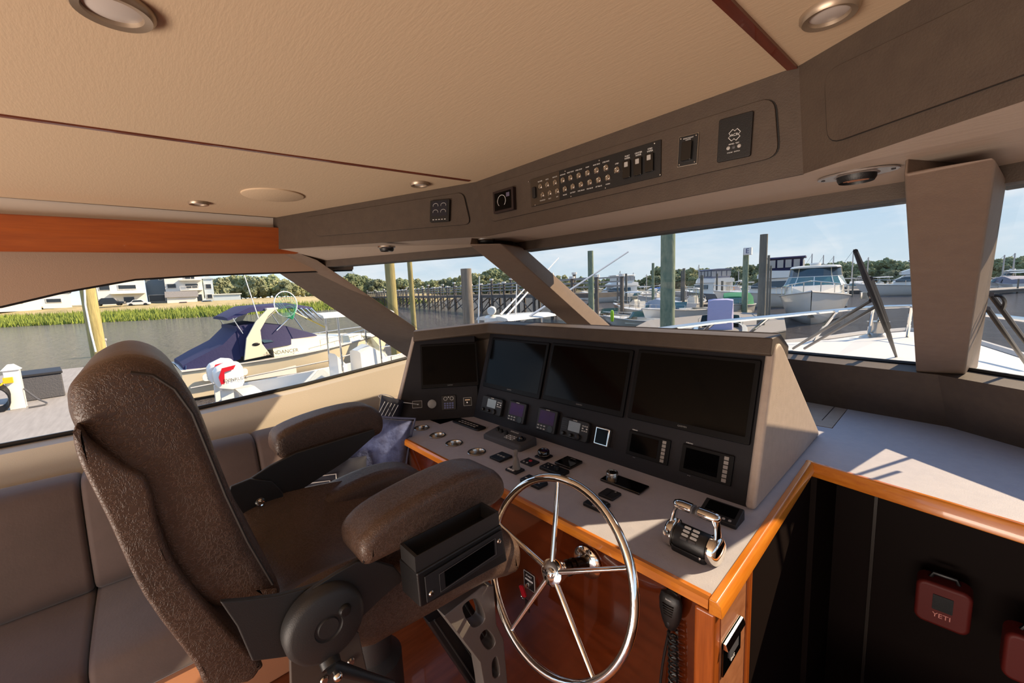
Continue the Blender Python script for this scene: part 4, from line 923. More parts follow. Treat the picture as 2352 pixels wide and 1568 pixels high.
# pillows
def pillow(name,c,nrm,up,s,th,m_,label,pipe=None,h=None):
    n=V(nrm).normalized(); u=V(up).cross(n).normalized(); F=frame(c,u,V(up)); h=h or s
    t=thing(name,label,'pillow',M=F); m=MB(); N=14; G={}
    for k in (1,-1):
        for i in range(N+1):
            for j in range(N+1):
                a,b=i/N*2-1,j/N*2-1; pin=1-.07*(1-abs(a*b))*0
                e=max(0,(1-a**4)*(1-b**4))**.6; sc_=1+.06*(abs(a)*abs(b))**2-.03
                G[k,i,j]=m.bm.verts.new((a*s/2*sc_,b*h/2*sc_,k*th/2*e+(.004*math.sin(a*7+b*5)*e)))
        for i in range(N):
            for j in range(N): m.bm.faces.new((G[k,i,j],G[k,i+1,j],G[k,i+1,j+1],G[k,i,j+1]))
    bmesh.ops.remove_doubles(m.bm,verts=m.bm.verts,dist=1e-5); obj('cover',m,m_,t,smooth=True,sub=1)
    if pipe:
        P=[]; 
        for a,b,c_,d_ in ((-1,-1,1,-1),(1,-1,1,1),(1,1,-1,1),(-1,1,-1,-1)):
            for k in range(10):
                x,y=a+(c_-a)*k/10,b+(d_-b)*k/10; sc_=1+.06*(abs(x)*abs(y))**2-.03; P.append(V((x*s/2*sc_,y*h/2*sc_,0)))
        m=MB(); m.tube(P,.006,8,closed=True); obj('piping',m,pipe,t,smooth=True)
    return t,F
velvet=mat('crushed_blue_velvet',(84,98,146),.75,rgb2=(36,44,86),vscale=22,bump=(22,.4,'big'),sheen=.5)
navy=mat('navy_cloth',(26,28,42),.8)
pc=ax(862,1030,-1.98)
tP,FP=pillow('throw_pillow',pc,(.80,-.42,.35),(-.05,.30,1),.34,.12,velvet,'crushed blue velvet pillow with piping, leaning by the cup holders',pipe=mat('slate_piping',(70,74,100),.7))
pc2=ax(770,1115,-1.95)
tP,FP=pillow('throw_pillow',pc2,(.85,-.35,.35),(-.1,.1,1),.30,.10,navy,'dark navy pillow with white key pattern, low behind the chair',h=.26)
for k in range(3):
    r=.10-.03*k; m=MB(); P=[V((-.08+r*x,-.02+r*y,.056)) for x,y in ((-.6,.9),(.9,.9),(.9,-.9),(-.9,-.9),(-.9,.4),(.3,.4),(.3,-.3))]; m.tube(P,.0026,4); obj('key_pattern',m,whitep,tP)
pc3=ax(897,938,-2.20)
tP,FP=pillow('throw_pillow',pc3,(.7,-.6,.3),(.2,.2,1),.14,.07,navy,'small black and white striped cushion corner behind the blue pillow')
for k in range(5): m=MB(); m.tube([V((-.055+.02*k,-.045,.036)),V((-.03+.02*k,.045,.036))],.002,4); obj('stripe',m,whitep,tP)
# white charging cable
P=[usbM,LFm@V((fuv(LFm,940,926)[0],fuv(LFm,940,926)[1],.04)),ax(912,922,-2.17),ax(902,920,-2.2),ax(893,925,-2.25),ax(882,920,-2.3),ax(870,910,-2.3),ax(876,906,-2.3),ax(890,907,-2.28),ax(905,914,-2.25),ax(908,925,-2.25),ax(896,935,-2.26)]
def crv(P,n=6):
    out=[]
    for i in range(len(P)-1):
        p0,p1,p2,p3=P[max(i-1,0)],P[i],P[i+1],P[min(i+2,len(P)-1)]
        for j in range(n):
            t=j/n; out.append(0.5*((2*p1)+(-p0+p2)*t+(2*p0-5*p1+4*p2-p3)*t*t+(-p0+3*p1-3*p2+p3)*t**3))
    return out+[P[-1]]
t=thing('charging_cable','thin white charging cable looping from the socket to the pillow','cable',loc=tuple(usbM))
m=MB(); m.tube([p-usbM for p in crv([V(p) for p in P])],.0022,8); obj('cord',m,whitep,t,smooth=True)
m=MB(); m.box((0,0,0),(.012,.006,.006)); obj('plug',m,whitep,t)
# red bags down in the stairwell
def bag(c,s,label,txt=True):
    t=thing('storage_bag',label,'bag',loc=c); h=s*1.15
    m=MB(); m.rbox((0,0,0),(s,h,.10),s*.18,M=XR); obj('body',m,mat('red_fabric',(92,20,14),.6),t,bevel=.015)
    if txt:
        m=MB(); m.rbox((0,0,0),(s*.36,s*.40,.004),.003,M=Matrix.Translation((0,-.052,s*.10))@XR); obj('pocket',m,black,t); text('logo','YETI',s*.17,mat('pale_pink_print',(226,150,140),.5),t,(0,-.0515,-s*.25),M=XR)
    m=MB(); m.tube([V((-s*.25,0,h*.48)),V((-s*.2,0,h*.6)),V((s*.2,0,h*.6)),V((s*.25,0,h*.48))],.008,8); obj('strap',m,black,t,smooth=True)
c=ay(2165,1380,2.30); bag((c.x,c.y,c.z),.16,'red bag with dark square pocket deep in the dark stairwell')
c=ay(2350,1500,2.2); bag((c.x+.03,c.y,c.z),.16,'dark red bag cut by the lower right edge of the photo',False)
# ================================================================ OUTSIDE
random.seed(7)
WZ=-1.3
def wz(px,py,z=WZ): return az(px,py,z)
def at_d(px,py,dist):
    d=ray(px,py); return CP+d*(dist/math.hypot(d.x,d.y))
def base_d(px,dist,z=WZ):
    d=ray(px,690); k=dist/math.hypot(d.x,d.y); return V((d.x*k,d.y*k,z))
# water
wm=bpy.data.materials.new('rippled_creek_water'); wm.use_nodes=True; t_=wm.node_tree; b_=t_.nodes['Principled BSDF']
b_.inputs['Base Color'].default_value=(*lin((104,100,102)),1); b_.inputs['Roughness'].default_value=.12; b_.inputs['IOR'].default_value=1.33
tc_=t_.nodes.new('ShaderNodeTexCoord'); n1=t_.nodes.new('ShaderNodeTexNoise'); n1.inputs['Scale'].default_value=.75; n1.inputs['Detail'].default_value=9; n1.inputs['Roughness'].default_value=.65
mp_=t_.nodes.new('ShaderNodeMapping'); mp_.inputs['Scale'].default_value=(.7,1.3,1); mp_.inputs['Rotation'].default_value=(0,0,.6)
t_.links.new(tc_.outputs['Object'],mp_.inputs[0]); t_.links.new(mp_.outputs[0],n1.inputs['Vector'])
bp_=t_.nodes.new('ShaderNodeBump'); bp_.inputs['Strength'].default_value=1.0; bp_.inputs['Distance'].default_value=1.6; t_.links.new(n1.outputs[0],bp_.inputs['Height']); t_.links.new(bp_.outputs[0],b_.inputs['Normal'])
m=MB(); m.poly([(-900,-500,WZ),(700,-500,WZ),(700,1100,WZ),(-900,1100,WZ)]); struct('water',m,wm)
# banks
sand=mat('dry_sand_grass',(176,158,116),.9,rgb2=(134,124,84),vscale=.4)
mud=mat('dark_mud',(86,76,62),.8)
LB=[V((-150,-140,0)),V((-117,-30,0)),V((-113,-17,0)),V((-101,3,0)),V((-93,30,0)),V((-100,62,0)),V((-150,110,0))]
def inland(p,d,z):
    q=V((-1,-.18,0)).normalized(); return V((p.x+q.x*d,p.y+q.y*d,z))
m=MB()
prof=[(0,WZ-.1),(3,-1.1),(12,-.5),(20,.4),(26,1.3),(34,1.8),(120,2.4)]
for i in range(len(LB)-1):
    for (d0,z0),(d1,z1) in zip(prof,prof[1:]): m.poly([inland(LB[i],d0,z0),inland(LB[i+1],d0,z0),inland(LB[i+1],d1,z1),inland(LB[i],d1,z1)])
struct('river_bank',m,sand)
grass=mat('marsh_grass',(138,152,62),.85,rgb2=(96,112,48),vscale=.25)
m=MB(); bm=m.bm
def lbz(d):
    for (d0,z0),(d1,z1) in zip(prof,prof[1:]):
        if d<=d1: return z0+(z1-z0)*(d-d0)/(d1-d0)
    return 2.4
for k in range(15000):
    s=random.random()**.9; i=random.choice((1,1,2,2,2,3,3,3,4,4)); p=LB[i].lerp(LB[i+1],random.random()); d=random.uniform(.2,17)
    q=inland(p,d,lbz(d)); h=random.uniform(.6,1.25); a=random.uniform(0,PI); wd=random.uniform(.06,.16); dx,dy=math.cos(a)*wd,math.sin(a)*wd; lx,ly=random.uniform(-.3,.3),random.uniform(-.3,.3)
    bm.faces.new([bm.verts.new((q.x-dx,q.y-dy,q.z)),bm.verts.new((q.x+dx,q.y+dy,q.z)),bm.verts.new((q.x+lx,q.y+ly,q.z+h))])
o=obj('marsh_grass',m,grass,weld=False); tag(o,'yellow green marsh grass along the left river bank','grass',kind='stuff')
# far shore land
m=MB(); FS=[base_d(x,d) for x,d in ((760,215),(950,205),(1250,165),(1500,125),(1700,112),(1950,104),(2200,100),(2352,100),(2600,110))]
for a,b in zip(FS,FS[1:]):
    oa,ob=a.normalized()*400,b.normalized()*400
    m.poly([a+V((0,0,.0)),b,V((b.x*1.04,b.y*1.04,-.5)),V((a.x*1.04,a.y*1.04,-.5))]); m.poly([V((a.x*1.04,a.y*1.04,-.5)),V((b.x*1.04,b.y*1.04,-.5)),V((ob.x,ob.y,1)),V((oa.x,oa.y,1))])
struct('far_bank',m,mat('olive_ground',(112,104,78),.9))
# trees: five crowns, copied
fol=[mat('foliage_a',(134,144,104),.85,rgb2=(96,106,76),vscale=.55,bump=(2.2,1.,'big')),mat('foliage_b',(156,156,112),.85,rgb2=(114,118,84),vscale=.6,bump=(2.2,1.,'big')),mat('foliage_c',(124,130,98),.85,rgb2=(88,94,70),vscale=.5,bump=(2.2,1.,'big'))]  # greens lightened and greyed, distance haze put into the colour
from mathutils import noise
trees=[]
for v in range(5):
    rnd=random.Random(v); m=MB()
    for k in range(26):
        a=rnd.uniform(0,2*PI); zz=rnd.uniform(.25,.95); rr_=.42*math.sqrt(max(.05,1-((zz-.55)/.5)**2))*rnd.uniform(.3,1)
        r=rnd.uniform(.10,.19); c=V((rr_*math.cos(a),rr_*math.sin(a),zz*.9)); g=bmesh.ops.create_icosphere(m.bm,subdivisions=3,radius=r)
        for vv in g['verts']:
            nn=vv.co.normalized(); f=1+.55*noise.noise(nn*2.6+c*9)+.35*noise.noise(nn*7+c*5); vv.co=c+V((nn.x*r*f,nn.y*r*f,nn.z*r*f*.85))
    m.tube([(0,0,0),(.01,0,.3),(0,.01,.6)],[.03,.025,.012],6)
    me=bpy.data.meshes.new('tree'); m.bm.to_mesh(me); m.bm.free(); me.materials.append(fol[v%3]); trees.append(me)
def tree(px,ytop,dist,wf,label,group,zb=-.9):
    p=at_d(px,ytop,dist); h=p.z-zb; o=bpy.data.objects.new('tree',random.choice(trees)); COL.objects.link(o); o.location=(p.x,p.y,zb); o.scale=(h*wf,h*wf,h); o.rotation_euler=(0,0,random.uniform(0,6)); tag(o,label,'tree',group)
def lerpy(P,x):
    for (x0,y0),(x1,y1) in zip(P,P[1:]):
        if x<=x1: return y0+(y1-y0)*(x-x0)/(x1-x0)
    return P[-1][1]
T1=[(470,640),(500,634),(560,627),(610,625),(660,642),(760,660)]
T2=[(740,640),(800,632),(870,642),(1000,642),(1060,634),(1130,622),(1170,620),(1240,634),(1330,640),(1420,644),(1480,640),(1520,612),(1560,616),(1620,622),(1700,612),(1750,606),(1800,602),(1850,600),(1880,606),(1930,600),(1990,604),(2040,599),(2090,605),(2200,606),(2290,596),(2352,588),(2450,585)]
def treelab(x):
    for lim,s in ((1050,'left of the wide grey piling behind the pier'),(1300,'right of the wide grey piling beyond the pier'),(1530,'between the centre mullion and the widest mossy piling'),(1760,'between the widest mossy piling and the tall dark piling'),(1965,'above the big white cruiser'),(2230,'right of the centre wiper blade tip')):
        if x<lim: return 'leafy green tree, '+s
    return 'leafy green tree, '+'in the starboard window pane'
x=475
while x<770: tree(x,lerpy(T1,x)+random.uniform(0,7),158+random.uniform(-6,8),.85,'leafy green tree on the wooded slope behind the left bank','trees behind the left bank',1.5); x+=random.uniform(10,18)
x=745
while x<2440:
    d=210 if x<1150 else (210-(x-1150)*.16 if x<1700 else 122); 
    tree(x,lerpy(T2,x)+random.uniform(-6,3),d+random.uniform(-4,6),.9,treelab(x),'trees '+treelab(x)[18:])
    if random.random()<.75: tree(x+random.uniform(-6,6),lerpy(T2,x)+random.uniform(14,26),d-8,.9,treelab(x),'trees '+treelab(x)[18:])
    x+=random.uniform(11,19)*(1.25 if x>1900 else 1)
# ---------------- houses on the left bank
def hq(px,py,D): return at_d(px,py,D)
wht=mat('white_siding',(214,212,206),.7); blu=mat('slate_blue_siding',(92,108,122),.7); ltb=mat('pale_grey_blue_siding',(176,190,200),.7); roofm=mat('grey_shingle',(128,124,120),.9,rgb2=(100,98,96),vscale=6); gl=mat('dark_window',(38,44,52),.15); tan=mat('tan_stucco',(214,176,140),.8)
def house(x0,x1,ytop,ybase,D,body,label,depth=9,windows=(),roof='flat',rm=None,decks=()):
    a=hq(x0,ybase,D); b=hq(x1,ybase,D); zb=min(a.z,b.z)-.6; zt=(hq(x0,ytop,D).z+hq(x1,ytop,D).z)/2; u=V((b.x-a.x,b.y-a.y,0)); W=u.length; u.normalize(); n=V((-u.y,u.x,0)); 
    if n.dot(a)<0: n=-n
    F=Matrix(((u.x,n.x,0,a.x),(u.y,n.y,0,a.y),(0,0,1,zb),(0,0,0,1))); t=thing('house',label,'house',M=F); H=zt-zb
    m=MB(); m.box((W/2,depth/2,H/2),(W,depth,H)); obj('walls',m,body,t)
    m=MB()
    if roof=='flat': m.box((W/2,depth/2,H+.12),(W+.6,depth+.6,.25))
    elif roof=='gable': m.prism([(-.3,-.3,H),(W+.3,-.3,H),(W/2,-.3,H+W*.42)],(0,depth+.6,0))
    else: m.prism([(-.3,-.4,H),(-.3,depth+.3,H),(-.3,depth/2,H+depth*.3)],(W+.6,0,0))
    obj('roof',m,rm or roofm,t)
    for (fx,fz,fw,fh) in windows:
        m=MB(); m.box((fx*W,-.05,fz*H),(fw*W+.24,.12,fh*H+.2)); o=obj('window',m,wht,t); m=MB(); m.box((fx*W,-.12,fz*H),(fw*W,.06,fh*H)); obj('pane',m,gl,o)
    for (fx,fz,fw) in decks:
        m=MB(); m.box((fx*W,-.8,fz*H),(fw*W,1.7,.22)); o=obj('balcony',m,wht,t)
        m=MB(); m.box((fx*W,-1.6,fz*H+1.0),(fw*W,.08,.10)); 
        for k in range(int(fw*W/1.2)+1): m.box((fx*W-fw*W/2+.04+k*1.2,-1.6,fz*H+.5),(.08,.08,1.0))
        obj('railing',m,wht,o)
    return t,W,H,F
D0=138
house(-30,95,660,706,D0,wht,'low white building at the far left behind the boats on trailers',windows=((.5,.5,.3,.3),),rm=wht)
house(98,165,672,700,D0,wht,'low white garage building behind the leftmost wooden piling',windows=((.4,.5,.5,.22),))
house(190,228,652,698,D0+6,ltb,'pale house partly hidden between piling and the balcony house',windows=((.5,.75,.5,.15),))
house(228,340,640,702,D0,wht,'white house with a wide balcony behind the parked dark pickup',windows=((.16,.72,.2,.14),(.62,.72,.36,.14),(.62,.30,.22,.2)),decks=((.62,.52,.72),))
house(341,386,634,700,D0+5,blu,'slate blue house between two white houses',windows=((.16,.93,.16,.09),(.8,.93,.16,.09),(.5,.3,.8,.2)))
house(386,472,622,703,D0,wht,'tall white house with stacked balconies and black windows',windows=((.17,.62,.22,.10),(.66,.86,.28,.13),(.70,.61,.34,.10),(.86,.28,.16,.2)),decks=((.68,.76,.6),(.68,.50,.6)),rm=wht)
house(474,496,640,703,D0+1,ltb,'narrow pale blue gabled house end beside the tall white house',windows=((.5,.75,.55,.14),(.5,.42,.5,.12)),roof='gable',rm=ltb)
house(386,456,682,706,D0-8,wht,'white shed with grey shingle roof in front of the tall white house',depth=5,roof='long')
house(494,556,676,706,D0-6,ltb,'pale grey storage shed right of the gabled house',depth=5,roof='flat',rm=wht)
house(494,545,658,674,D0+22,tan,'tan house seen above the pale storage shed',windows=((.3,.5,.2,.4),(.7,.5,.2,.4)),rm=tan)
# cars, trailer boats, equipment
def car(px,py,L,c,label,truck=False):
    p=hq(px,py,D0-9); t=thing('car' if not truck else 'pickup_truck',label,'car' if not truck else 'truck',loc=(p.x,p.y,p.z-.1),rz=R_(80)); Hh=1.5 if not truck else 1.75
    m=MB(); m.prism([(-L/2,-.9,.35),(L/2,-.9,.35),(L/2,-.9,.85),(L*.3,-.9,.95),(L*.18,-.9,Hh),(-L*.2,-.9,Hh),(-L*.34,-.9,.95),(-L/2,-.9,.9)],(0,1.8,0)); obj('body',m,c,t,bevel=.06)
    m=MB(); m.prism([(L*.15,-.92,Hh-.1),(-L*.18,-.92,Hh-.1),(-L*.28,-.92,1.0),(L*.25,-.92,1.0)],(0,1.84,0)); obj('windows',m,gl,t)
    for sx in (-.32,.32):
        for sy in (-.85,.85): m=MB(); m.cyl((0,0,0),.36,.24,14,M=Matrix.Translation((sx*L,sy,.36))@Matrix.Rotation(PI/2,4,'X')); obj('wheel',m,black,t)
paint=lambda n,c: mat(n,c,.3,coat=.6)
car(252,701,5.2,paint('black_paint',(24,26,32)),'dark pickup parked in front of the balcony house',True)
car(478,702,4.4,paint('pale_blue_paint',(120,140,160)),'pale blue car below the gabled house end')
car(515,704,4.2,paint('blue_paint',(60,90,140)),'blue car in front of the pale storage shed')
car(320,702,4.0,paint('white_paint',(215,215,215)),'white car under the awning beside the pickup')
car(424,706,3.6,paint('brown_paint',(120,84,66)),'small brown cart before the shingle roofed shed')
# ---------------- generic boats (bow along +y, z=0 at the waterline)
hullw=mat('white_hull',(222,220,214),.25,coat=.5); hullc=mat('cream_hull',(226,214,186),.25,coat=.5); navyc=mat('navy_canvas',(34,34,74),.8,bump=(9,.3,'big')); greyc=mat('grey_canvas',(132,134,150),.8); greenc=mat('green_canvas',(30,120,84),.8,bump=(4,.4,'big')); bottom=mat('dark_bottom_paint',(34,38,46),.6)
bluew=mat('blue_canvas',(70,110,150),.7); tint=mat('tinted_windshield',(44,62,70),.08,coat=.6); teal=mat('teal_windshield',(64,104,108),.08,coat=.5); seatm=mat('beige_upholstery',(196,180,152),.7)
def hull_parts(t,L,B,H,m_,flare=.35,stripe=True,cock=None,deckm=None):
    def st(s):
        hb=B/2*(.90+.10*math.sin(min(1,s*2)*PI/2))*max(.012,(1-max(0,(s-.38)/.62)**2.3))
        zs=H*(.86+.34*s*s); y=-L/2+L*s+(.0 if s<1 else 0); zk=-.35+(.35+zs*.6)*max(0,(s-.82)/.18)**1.6; cb=hb*(1-flare*s)*.88; zc=.12+.35*zs*max(0,(s-.5)/.5)**1.5
        return y,hb,zs,zk,cb,min(zc,zs*.9)
    N=16; rows=[]
    for i in range(N+1):
        s=i/N; y,hb,zs,zk,cb,zc=st(s); yo=L*.05*max(0,(s-.8)/.2)
        rows.append([V((0,y,zk)),V((cb*.7,y,zk*.45+zc*.4)),V((cb,y,zc)),V(((cb+hb)/2,y+yo*.5,(zc+zs)/2)),V((hb,y+yo,zs))])
    m=MB(); full=[r+[V((-p.x,p.y,p.z)) for p in r[::-1][:-1]] for r in rows]
    R=[[m.bm.verts.new(p) for p in r] for r in full]; n=len(R[0])
    for a,b in zip(R,R[1:]):
        for k in range(n-1):
            if k==4: continue
            m.bm.faces.new((a[k],a[k+1],b[k+1],b[k]))
        m.bm.faces.new((a[n-1],a[0],b[0],b[n-1]))
    m.bm.faces.new(R[0][::-1])
    obj('hull',m,m_,t,smooth=True)
    # deck with optional open cockpit (s0,s1,inset)
    m=MB()
    for i in range(N):
        s0,s1=i/N,(i+1)/N; a,b=rows[i][4],rows[i+1][4]
        if cock and cock[0]<=s0<cock[1]:
            for sg in (1,-1):
                ia,ib=V((max(.02,a.x-.18)*sg,a.y,a.z)),V((max(.02,b.x-.18)*sg,b.y,b.z))
                m.poly([V((a.x*sg,a.y,a.z)),V((b.x*sg,b.y,b.z)),ib,ia]); m.poly([ia,ib,V((ib.x,ib.y,cock[2])),V((ia.x,ia.y,cock[2]))])
            m.poly([V((max(.02,a.x-.18),a.y,cock[2])),V((max(.02,b.x-.18),b.y,cock[2])),V((-max(.02,b.x-.18),b.y,cock[2])),V((-max(.02,a.x-.18),a.y,cock[2]))])
        else: m.poly([V((a.x,a.y,a.z)),V((b.x,b.y,b.z)),V((0,b.y,b.z+.06)),V((0,a.y,a.z+.06))]); m.poly([V((-a.x,a.y,a.z)),V((-b.x,b.y,b.z)),V((0,b.y,b.z+.06)),V((0,a.y,a.z+.06))])
    obj('deck',m,deckm or hullw,t)
    if stripe:
        for sg in (1,-1):
            m=MB(); m.tube([V((r[4].x*sg*1.01,r[4].y,r[4].z-.04)) for r in rows],.03,6); obj('rub_rail',m,ltgrey,t,smooth=True)
    return rows,st
def rail(t,rows,i0,i1,h,r=.018,m_=chrome,every=2):
    for sg in (1,-1):
        P=[V((q[4].x*sg*.94,q[4].y,q[4].z+h)) for q in rows[i0:i1]]
        m=MB(); m.tube(P,r,6)
        for k in range(0,len(P),every): m.tube([P[k],P[k]-V((0,0,h))],r*.8,5)
        obj('bow_rail',m,m_,t,smooth=True)
def loftbox(secs):
    # secs: (y, halfwidth, z0, z1)
    m=MB(); m.loft([[V((-w,y,z0)),V((w,y,z0)),V((w*.92,y,z1)),V((w*.5,y,z1+.05)),V((-w*.5,y,z1+.05)),V((-w*.92,y,z1))] for y,w,z0,z1 in secs]); return m
def boat(kind,loc,rz,label,L=8,B=2.8,H=1.2,hm=None,canvas=None,group=None,cat='boat',detail=1,name=None):
    t=thing(name or {'sail':'sailboat'}.get(kind,'motorboat'),label,cat,loc=loc,rz=rz,group=group); hm=hm or hullw
    if kind=='express':
        rows,st=hull_parts(t,L,B,H,hm); zs=H
        obj('cabin_trunk',loftbox([(L*.36,B*.10,zs*1.0,zs*1.12),(L*.2,B*.30,zs*.9,zs*1.28),(-L*.02,B*.42,zs*.85,zs*1.38),(-L*.1,B*.43,zs*.85,zs*1.38)]),hullw,t,smooth=True)
        z0=zs*1.32; z1=z0+.62
        m=MB(); P0=[V((B*.43*math.sin(a),L*.02+L*.10*math.cos(a),z0)) for a in [R_(-95+190*k/10) for k in range(11)]]; P1=[V((p.x*.86,p.y-L*.07,z1)) for p in P0]
        for k in range(10): m.poly([P0[k],P0[k+1],P1[k+1],P1[k]])
        obj('windshield',m,teal,t); m=MB(); m.tube(P0,.03,6); m.tube(P1,.03,6)
        for k in (0,3,5,7,10): m.tube([P0[k],P1[k]],.03,6)
        obj('windshield_frame',m,hullw,t)
        z2=z1+.62; P2=[V((p.x*.95,p.y-L*.05,z2)) for p in P1]; m=MB()
        for k in range(10): m.poly([P1[k],P1[k+1],P2[k+1],P2[k]])
        obj('clear_curtain',m,tint,t); m=MB(); m.tube(P2,.035,6)
        for k in (0,3,7,10): m.tube([P1[k],P2[k]],.03,6)
        obj('curtain_frame',m,seatm,t)
        m=loftbox([(P2[5].y+.05,B*.30,z2-.02,z2+.05),(P2[5].y-L*.06,B*.36,z2,z2+.12),(P2[5].y-L*.28,B*.36,z2,z2+.12)]); obj('hardtop',m,canvas or hullw,t,smooth=True)
        m=MB(); m.lathe([(.0,.2),(.30,.18),(.34,.1),(.30,0),(0,0)],20,c=(0,P2[5].y-L*.12,z2+.16)); obj('radar',m,hullw,t,smooth=True)
        rail(t,rows,7,17,.6,.032)
    elif kind=='fly':
        rows,st=hull_parts(t,L,B,H,hm); zs=H
        obj('deck_house',loftbox([(L*.22,B*.30,zs*.9,zs*1.25),(L*.12,B*.40,zs*.9,zs*1.9),(-L*.22,B*.42,zs*.8,zs*1.95)]),hullw,t); 
        m=loftbox([(L*.205,B*.33,zs*1.30,zs*1.5),(L*.135,B*.405,zs*1.30,zs*1.75),(-L*.12,B*.43,zs*1.35,zs*1.75)]); obj('windows',m,tint,t)
        obj('flybridge',loftbox([(L*.16,B*.30,zs*1.95,zs*2.2),(L*.08,B*.42,zs*1.95,zs*2.45),(-L*.24,B*.42,zs*1.95,zs*2.35)]),hullw,t)
        obj('canvas_enclosure',loftbox([(L*.07,B*.36,zs*2.4,zs*3.2),(-L*.18,B*.38,zs*2.35,zs*3.2)]),canvas or navyc,t)
        for k in range(4): m=MB(); m.box((-B*.385,L*(.04-.06*k),zs*2.85),(.04,L*.045,zs*.5)); m.box((B*.385,L*(.04-.06*k),zs*2.85),(.04,L*.045,zs*.5)); obj('clear_panel',m,ltgrey,t)
        for k in range(4): m=MB(); m.box((-B*.32+B*.21*k,-L*.185,zs*2.82),(B*.16,.05,zs*.5)); obj('clear_panel',m,ltgrey,t)
        obj('bimini_top',loftbox([(L*.09,B*.38,zs*3.2,zs*3.28),(-L*.2,B*.40,zs*3.2,zs*3.28)]),canvas or navyc,t); 
        m=MB()
        for k in range(5): m.box((B*.2,-L*.235,zs*(1.05+.2*k)),(B*.2,.12,.05))
        obj('ladder',m,seatm,t); rail(t,rows,8,17,.6,.025)
    elif kind=='console':
        rows,st=hull_parts(t,L,B,H,hm,cock=(.06,.86,.35)); zt=2.15 if not detail else 2.42
        obj('console',loftbox([(L*.10,B*.16,.35,1.1),(L*.02,B*.17,.35,1.45),(-L*.03,B*.17,.35,1.3)]),hullw,t); m=MB(); m.prism([(-B*.16,L*.10,1.1),(B*.16,L*.10,1.1),(B*.14,L*.03,1.75),(-B*.14,L*.03,1.75)],(0,-.02,0)); obj('windshield',m,MATS['clear_glass'],t)
        obj('leaning_seat',loftbox([(-L*.09,B*.15,.35,1.0),(-L*.13,B*.15,.35,1.3)]),hullw,t)
        for sx in (-1,1):
            for y in (L*.06,-L*.12): m=MB(); m.tube([(sx*B*.2,y,.35),(sx*B*.19,y*1.0,zt)],.028,8); obj('top_pole',m,chrome,t,smooth=True)
        obj('hardtop',loftbox([(L*.13,B*.27,zt,zt+.05),(L*.02,B*.30,zt,zt+.07),(-L*.19,B*.30,zt,zt+.07)]),canvas or hullw,t,smooth=True)
        if detail:
            for k in range(4): m=MB(); m.tube([(-B*.26+B*.17*k,-L*.19,zt-.05),(-B*.26+B*.17*k,-L*.23,zt+.28)],.028,8); obj('rod_holder',m,chrome,t,smooth=True)
            for sx in (-.17,.17):
                outboard(t,(sx*B,-L/2-.1,.95))
        rail(t,rows,9,16,.35,.014)
    elif kind=='runabout':
        rows,st=hull_parts(t,L,B,H,hm,cock=(.06,.6,.2))
        m=MB(); P0=[V((B*.40*math.sin(a),L*.02+L*.10*math.cos(a),H*1.08)) for a in [R_(-85+170*k/8) for k in range(9)]]; P1=[V((p.x*.9,p.y-.25,H*1.08+.42)) for p in P0]
        for k in range(8): m.poly([P0[k],P0[k+1],P1[k+1],P1[k]])
        obj('windshield',m,teal,t)
        if canvas is not None: obj('boat_cover',loftbox([(L*.06,B*.32,H,H+.55),(-L*.1,B*.42,H*.9,H+.85),(-L*.40,B*.42,H*.85,H+.45)]),canvas,t,smooth=True)
        rail(t,rows,9,17,.3,.014)
    elif kind=='sail':
        rows,st=hull_parts(t,L,B,H,hm,stripe=False); obj('cabin_trunk',loftbox([(L*.2,B*.16,H,H+.25),(-L*.1,B*.3,H,H+.45)]),hullw,t)
    return t
def outboard(t,c):
    c=V(c); m=MB(); rings=[]
    for y,w_,z0,z1 in ((-.38,.10,.18,.42),(-.30,.17,.0,.52),(-.05,.21,-.05,.62),(.15,.18,.0,.58),(.22,.10,.08,.45)):
        rings.append([c+V((-w_,y,z0)),c+V((w_,y,z0)),c+V((w_*.95,y,z1*.8)),c+V((w_*.5,y,z1)),c+V((-w_*.5,y,z1)),c+V((-w_*.95,y,z1*.8))])
    m.loft(rings); o=obj('outboard_motor',m,whitel,t,bevel=.03); m=MB(); m.prism([c+V((-.07,-.02,0)),c+V((.07,-.02,0)),c+V((.05,-.05,-.9)),c+V((-.05,-.05,-.9))],(0,-.25,-.05)); obj('leg',m,whitel,o)
    for sx in (-1,1):
        m=MB(); m.prism([c+V((sx*.205,-.30,.30)),c+V((sx*.215,-.22,.50)),c+V((sx*.225,.06,.54)),c+V((sx*.225,.0,.44)),c+V((sx*.215,-.18,.40)),c+V((sx*.212,-.20,.14)),c+V((sx*.205,-.27,.12))],(sx*.012,0,0)); obj('red_flash',m,red,o)
        text('marks','EVINRUDE',.10,dgrey,o,c+V((sx*.232,.02,.2)),M=Matrix.Rotation(sx*PI/2,4,'Z')@Matrix.Rotation(PI/2,4,'X')) 
# left express cruiser with navy canvas (stern towards us at left)
s0=V((-16.9,.4,WZ)); L=10.2; bo=thing('motorboat','large cream cabin cruiser with navy canvas and a swept white arch','boat',loc=(-16.95,4.3,WZ),rz=R_(2)); bo.scale=(.9,.70,.74)
rows,st=hull_parts(bo,L,3.4,1.55,hullc,cock=(.05,.42,.5))
SH=-1.7
def sy(m,d=SH):
    bmesh.ops.translate(m.bm,vec=(0,d,0),verts=m.bm.verts); return m
obj('foredeck_house',loftbox([(L*.42,.35,1.6,1.78),(L*.15,1.15,1.45,2.0),(-L*.15,1.45,1.4,2.15)]),hullc,bo,smooth=True)
m=MB(); P0=[V((1.5*math.sin(a),-.2+1.3*math.cos(a),2.1)) for a in [R_(-90+180*k/10) for k in range(11)]]; P1=[V((p.x*.9,p.y-.5,2.62)) for p in P0]
for k in range(10): m.poly([P0[k],P0[k+1],P1[k+1],P1[k]])
obj('windshield',sy(m),tint,bo)
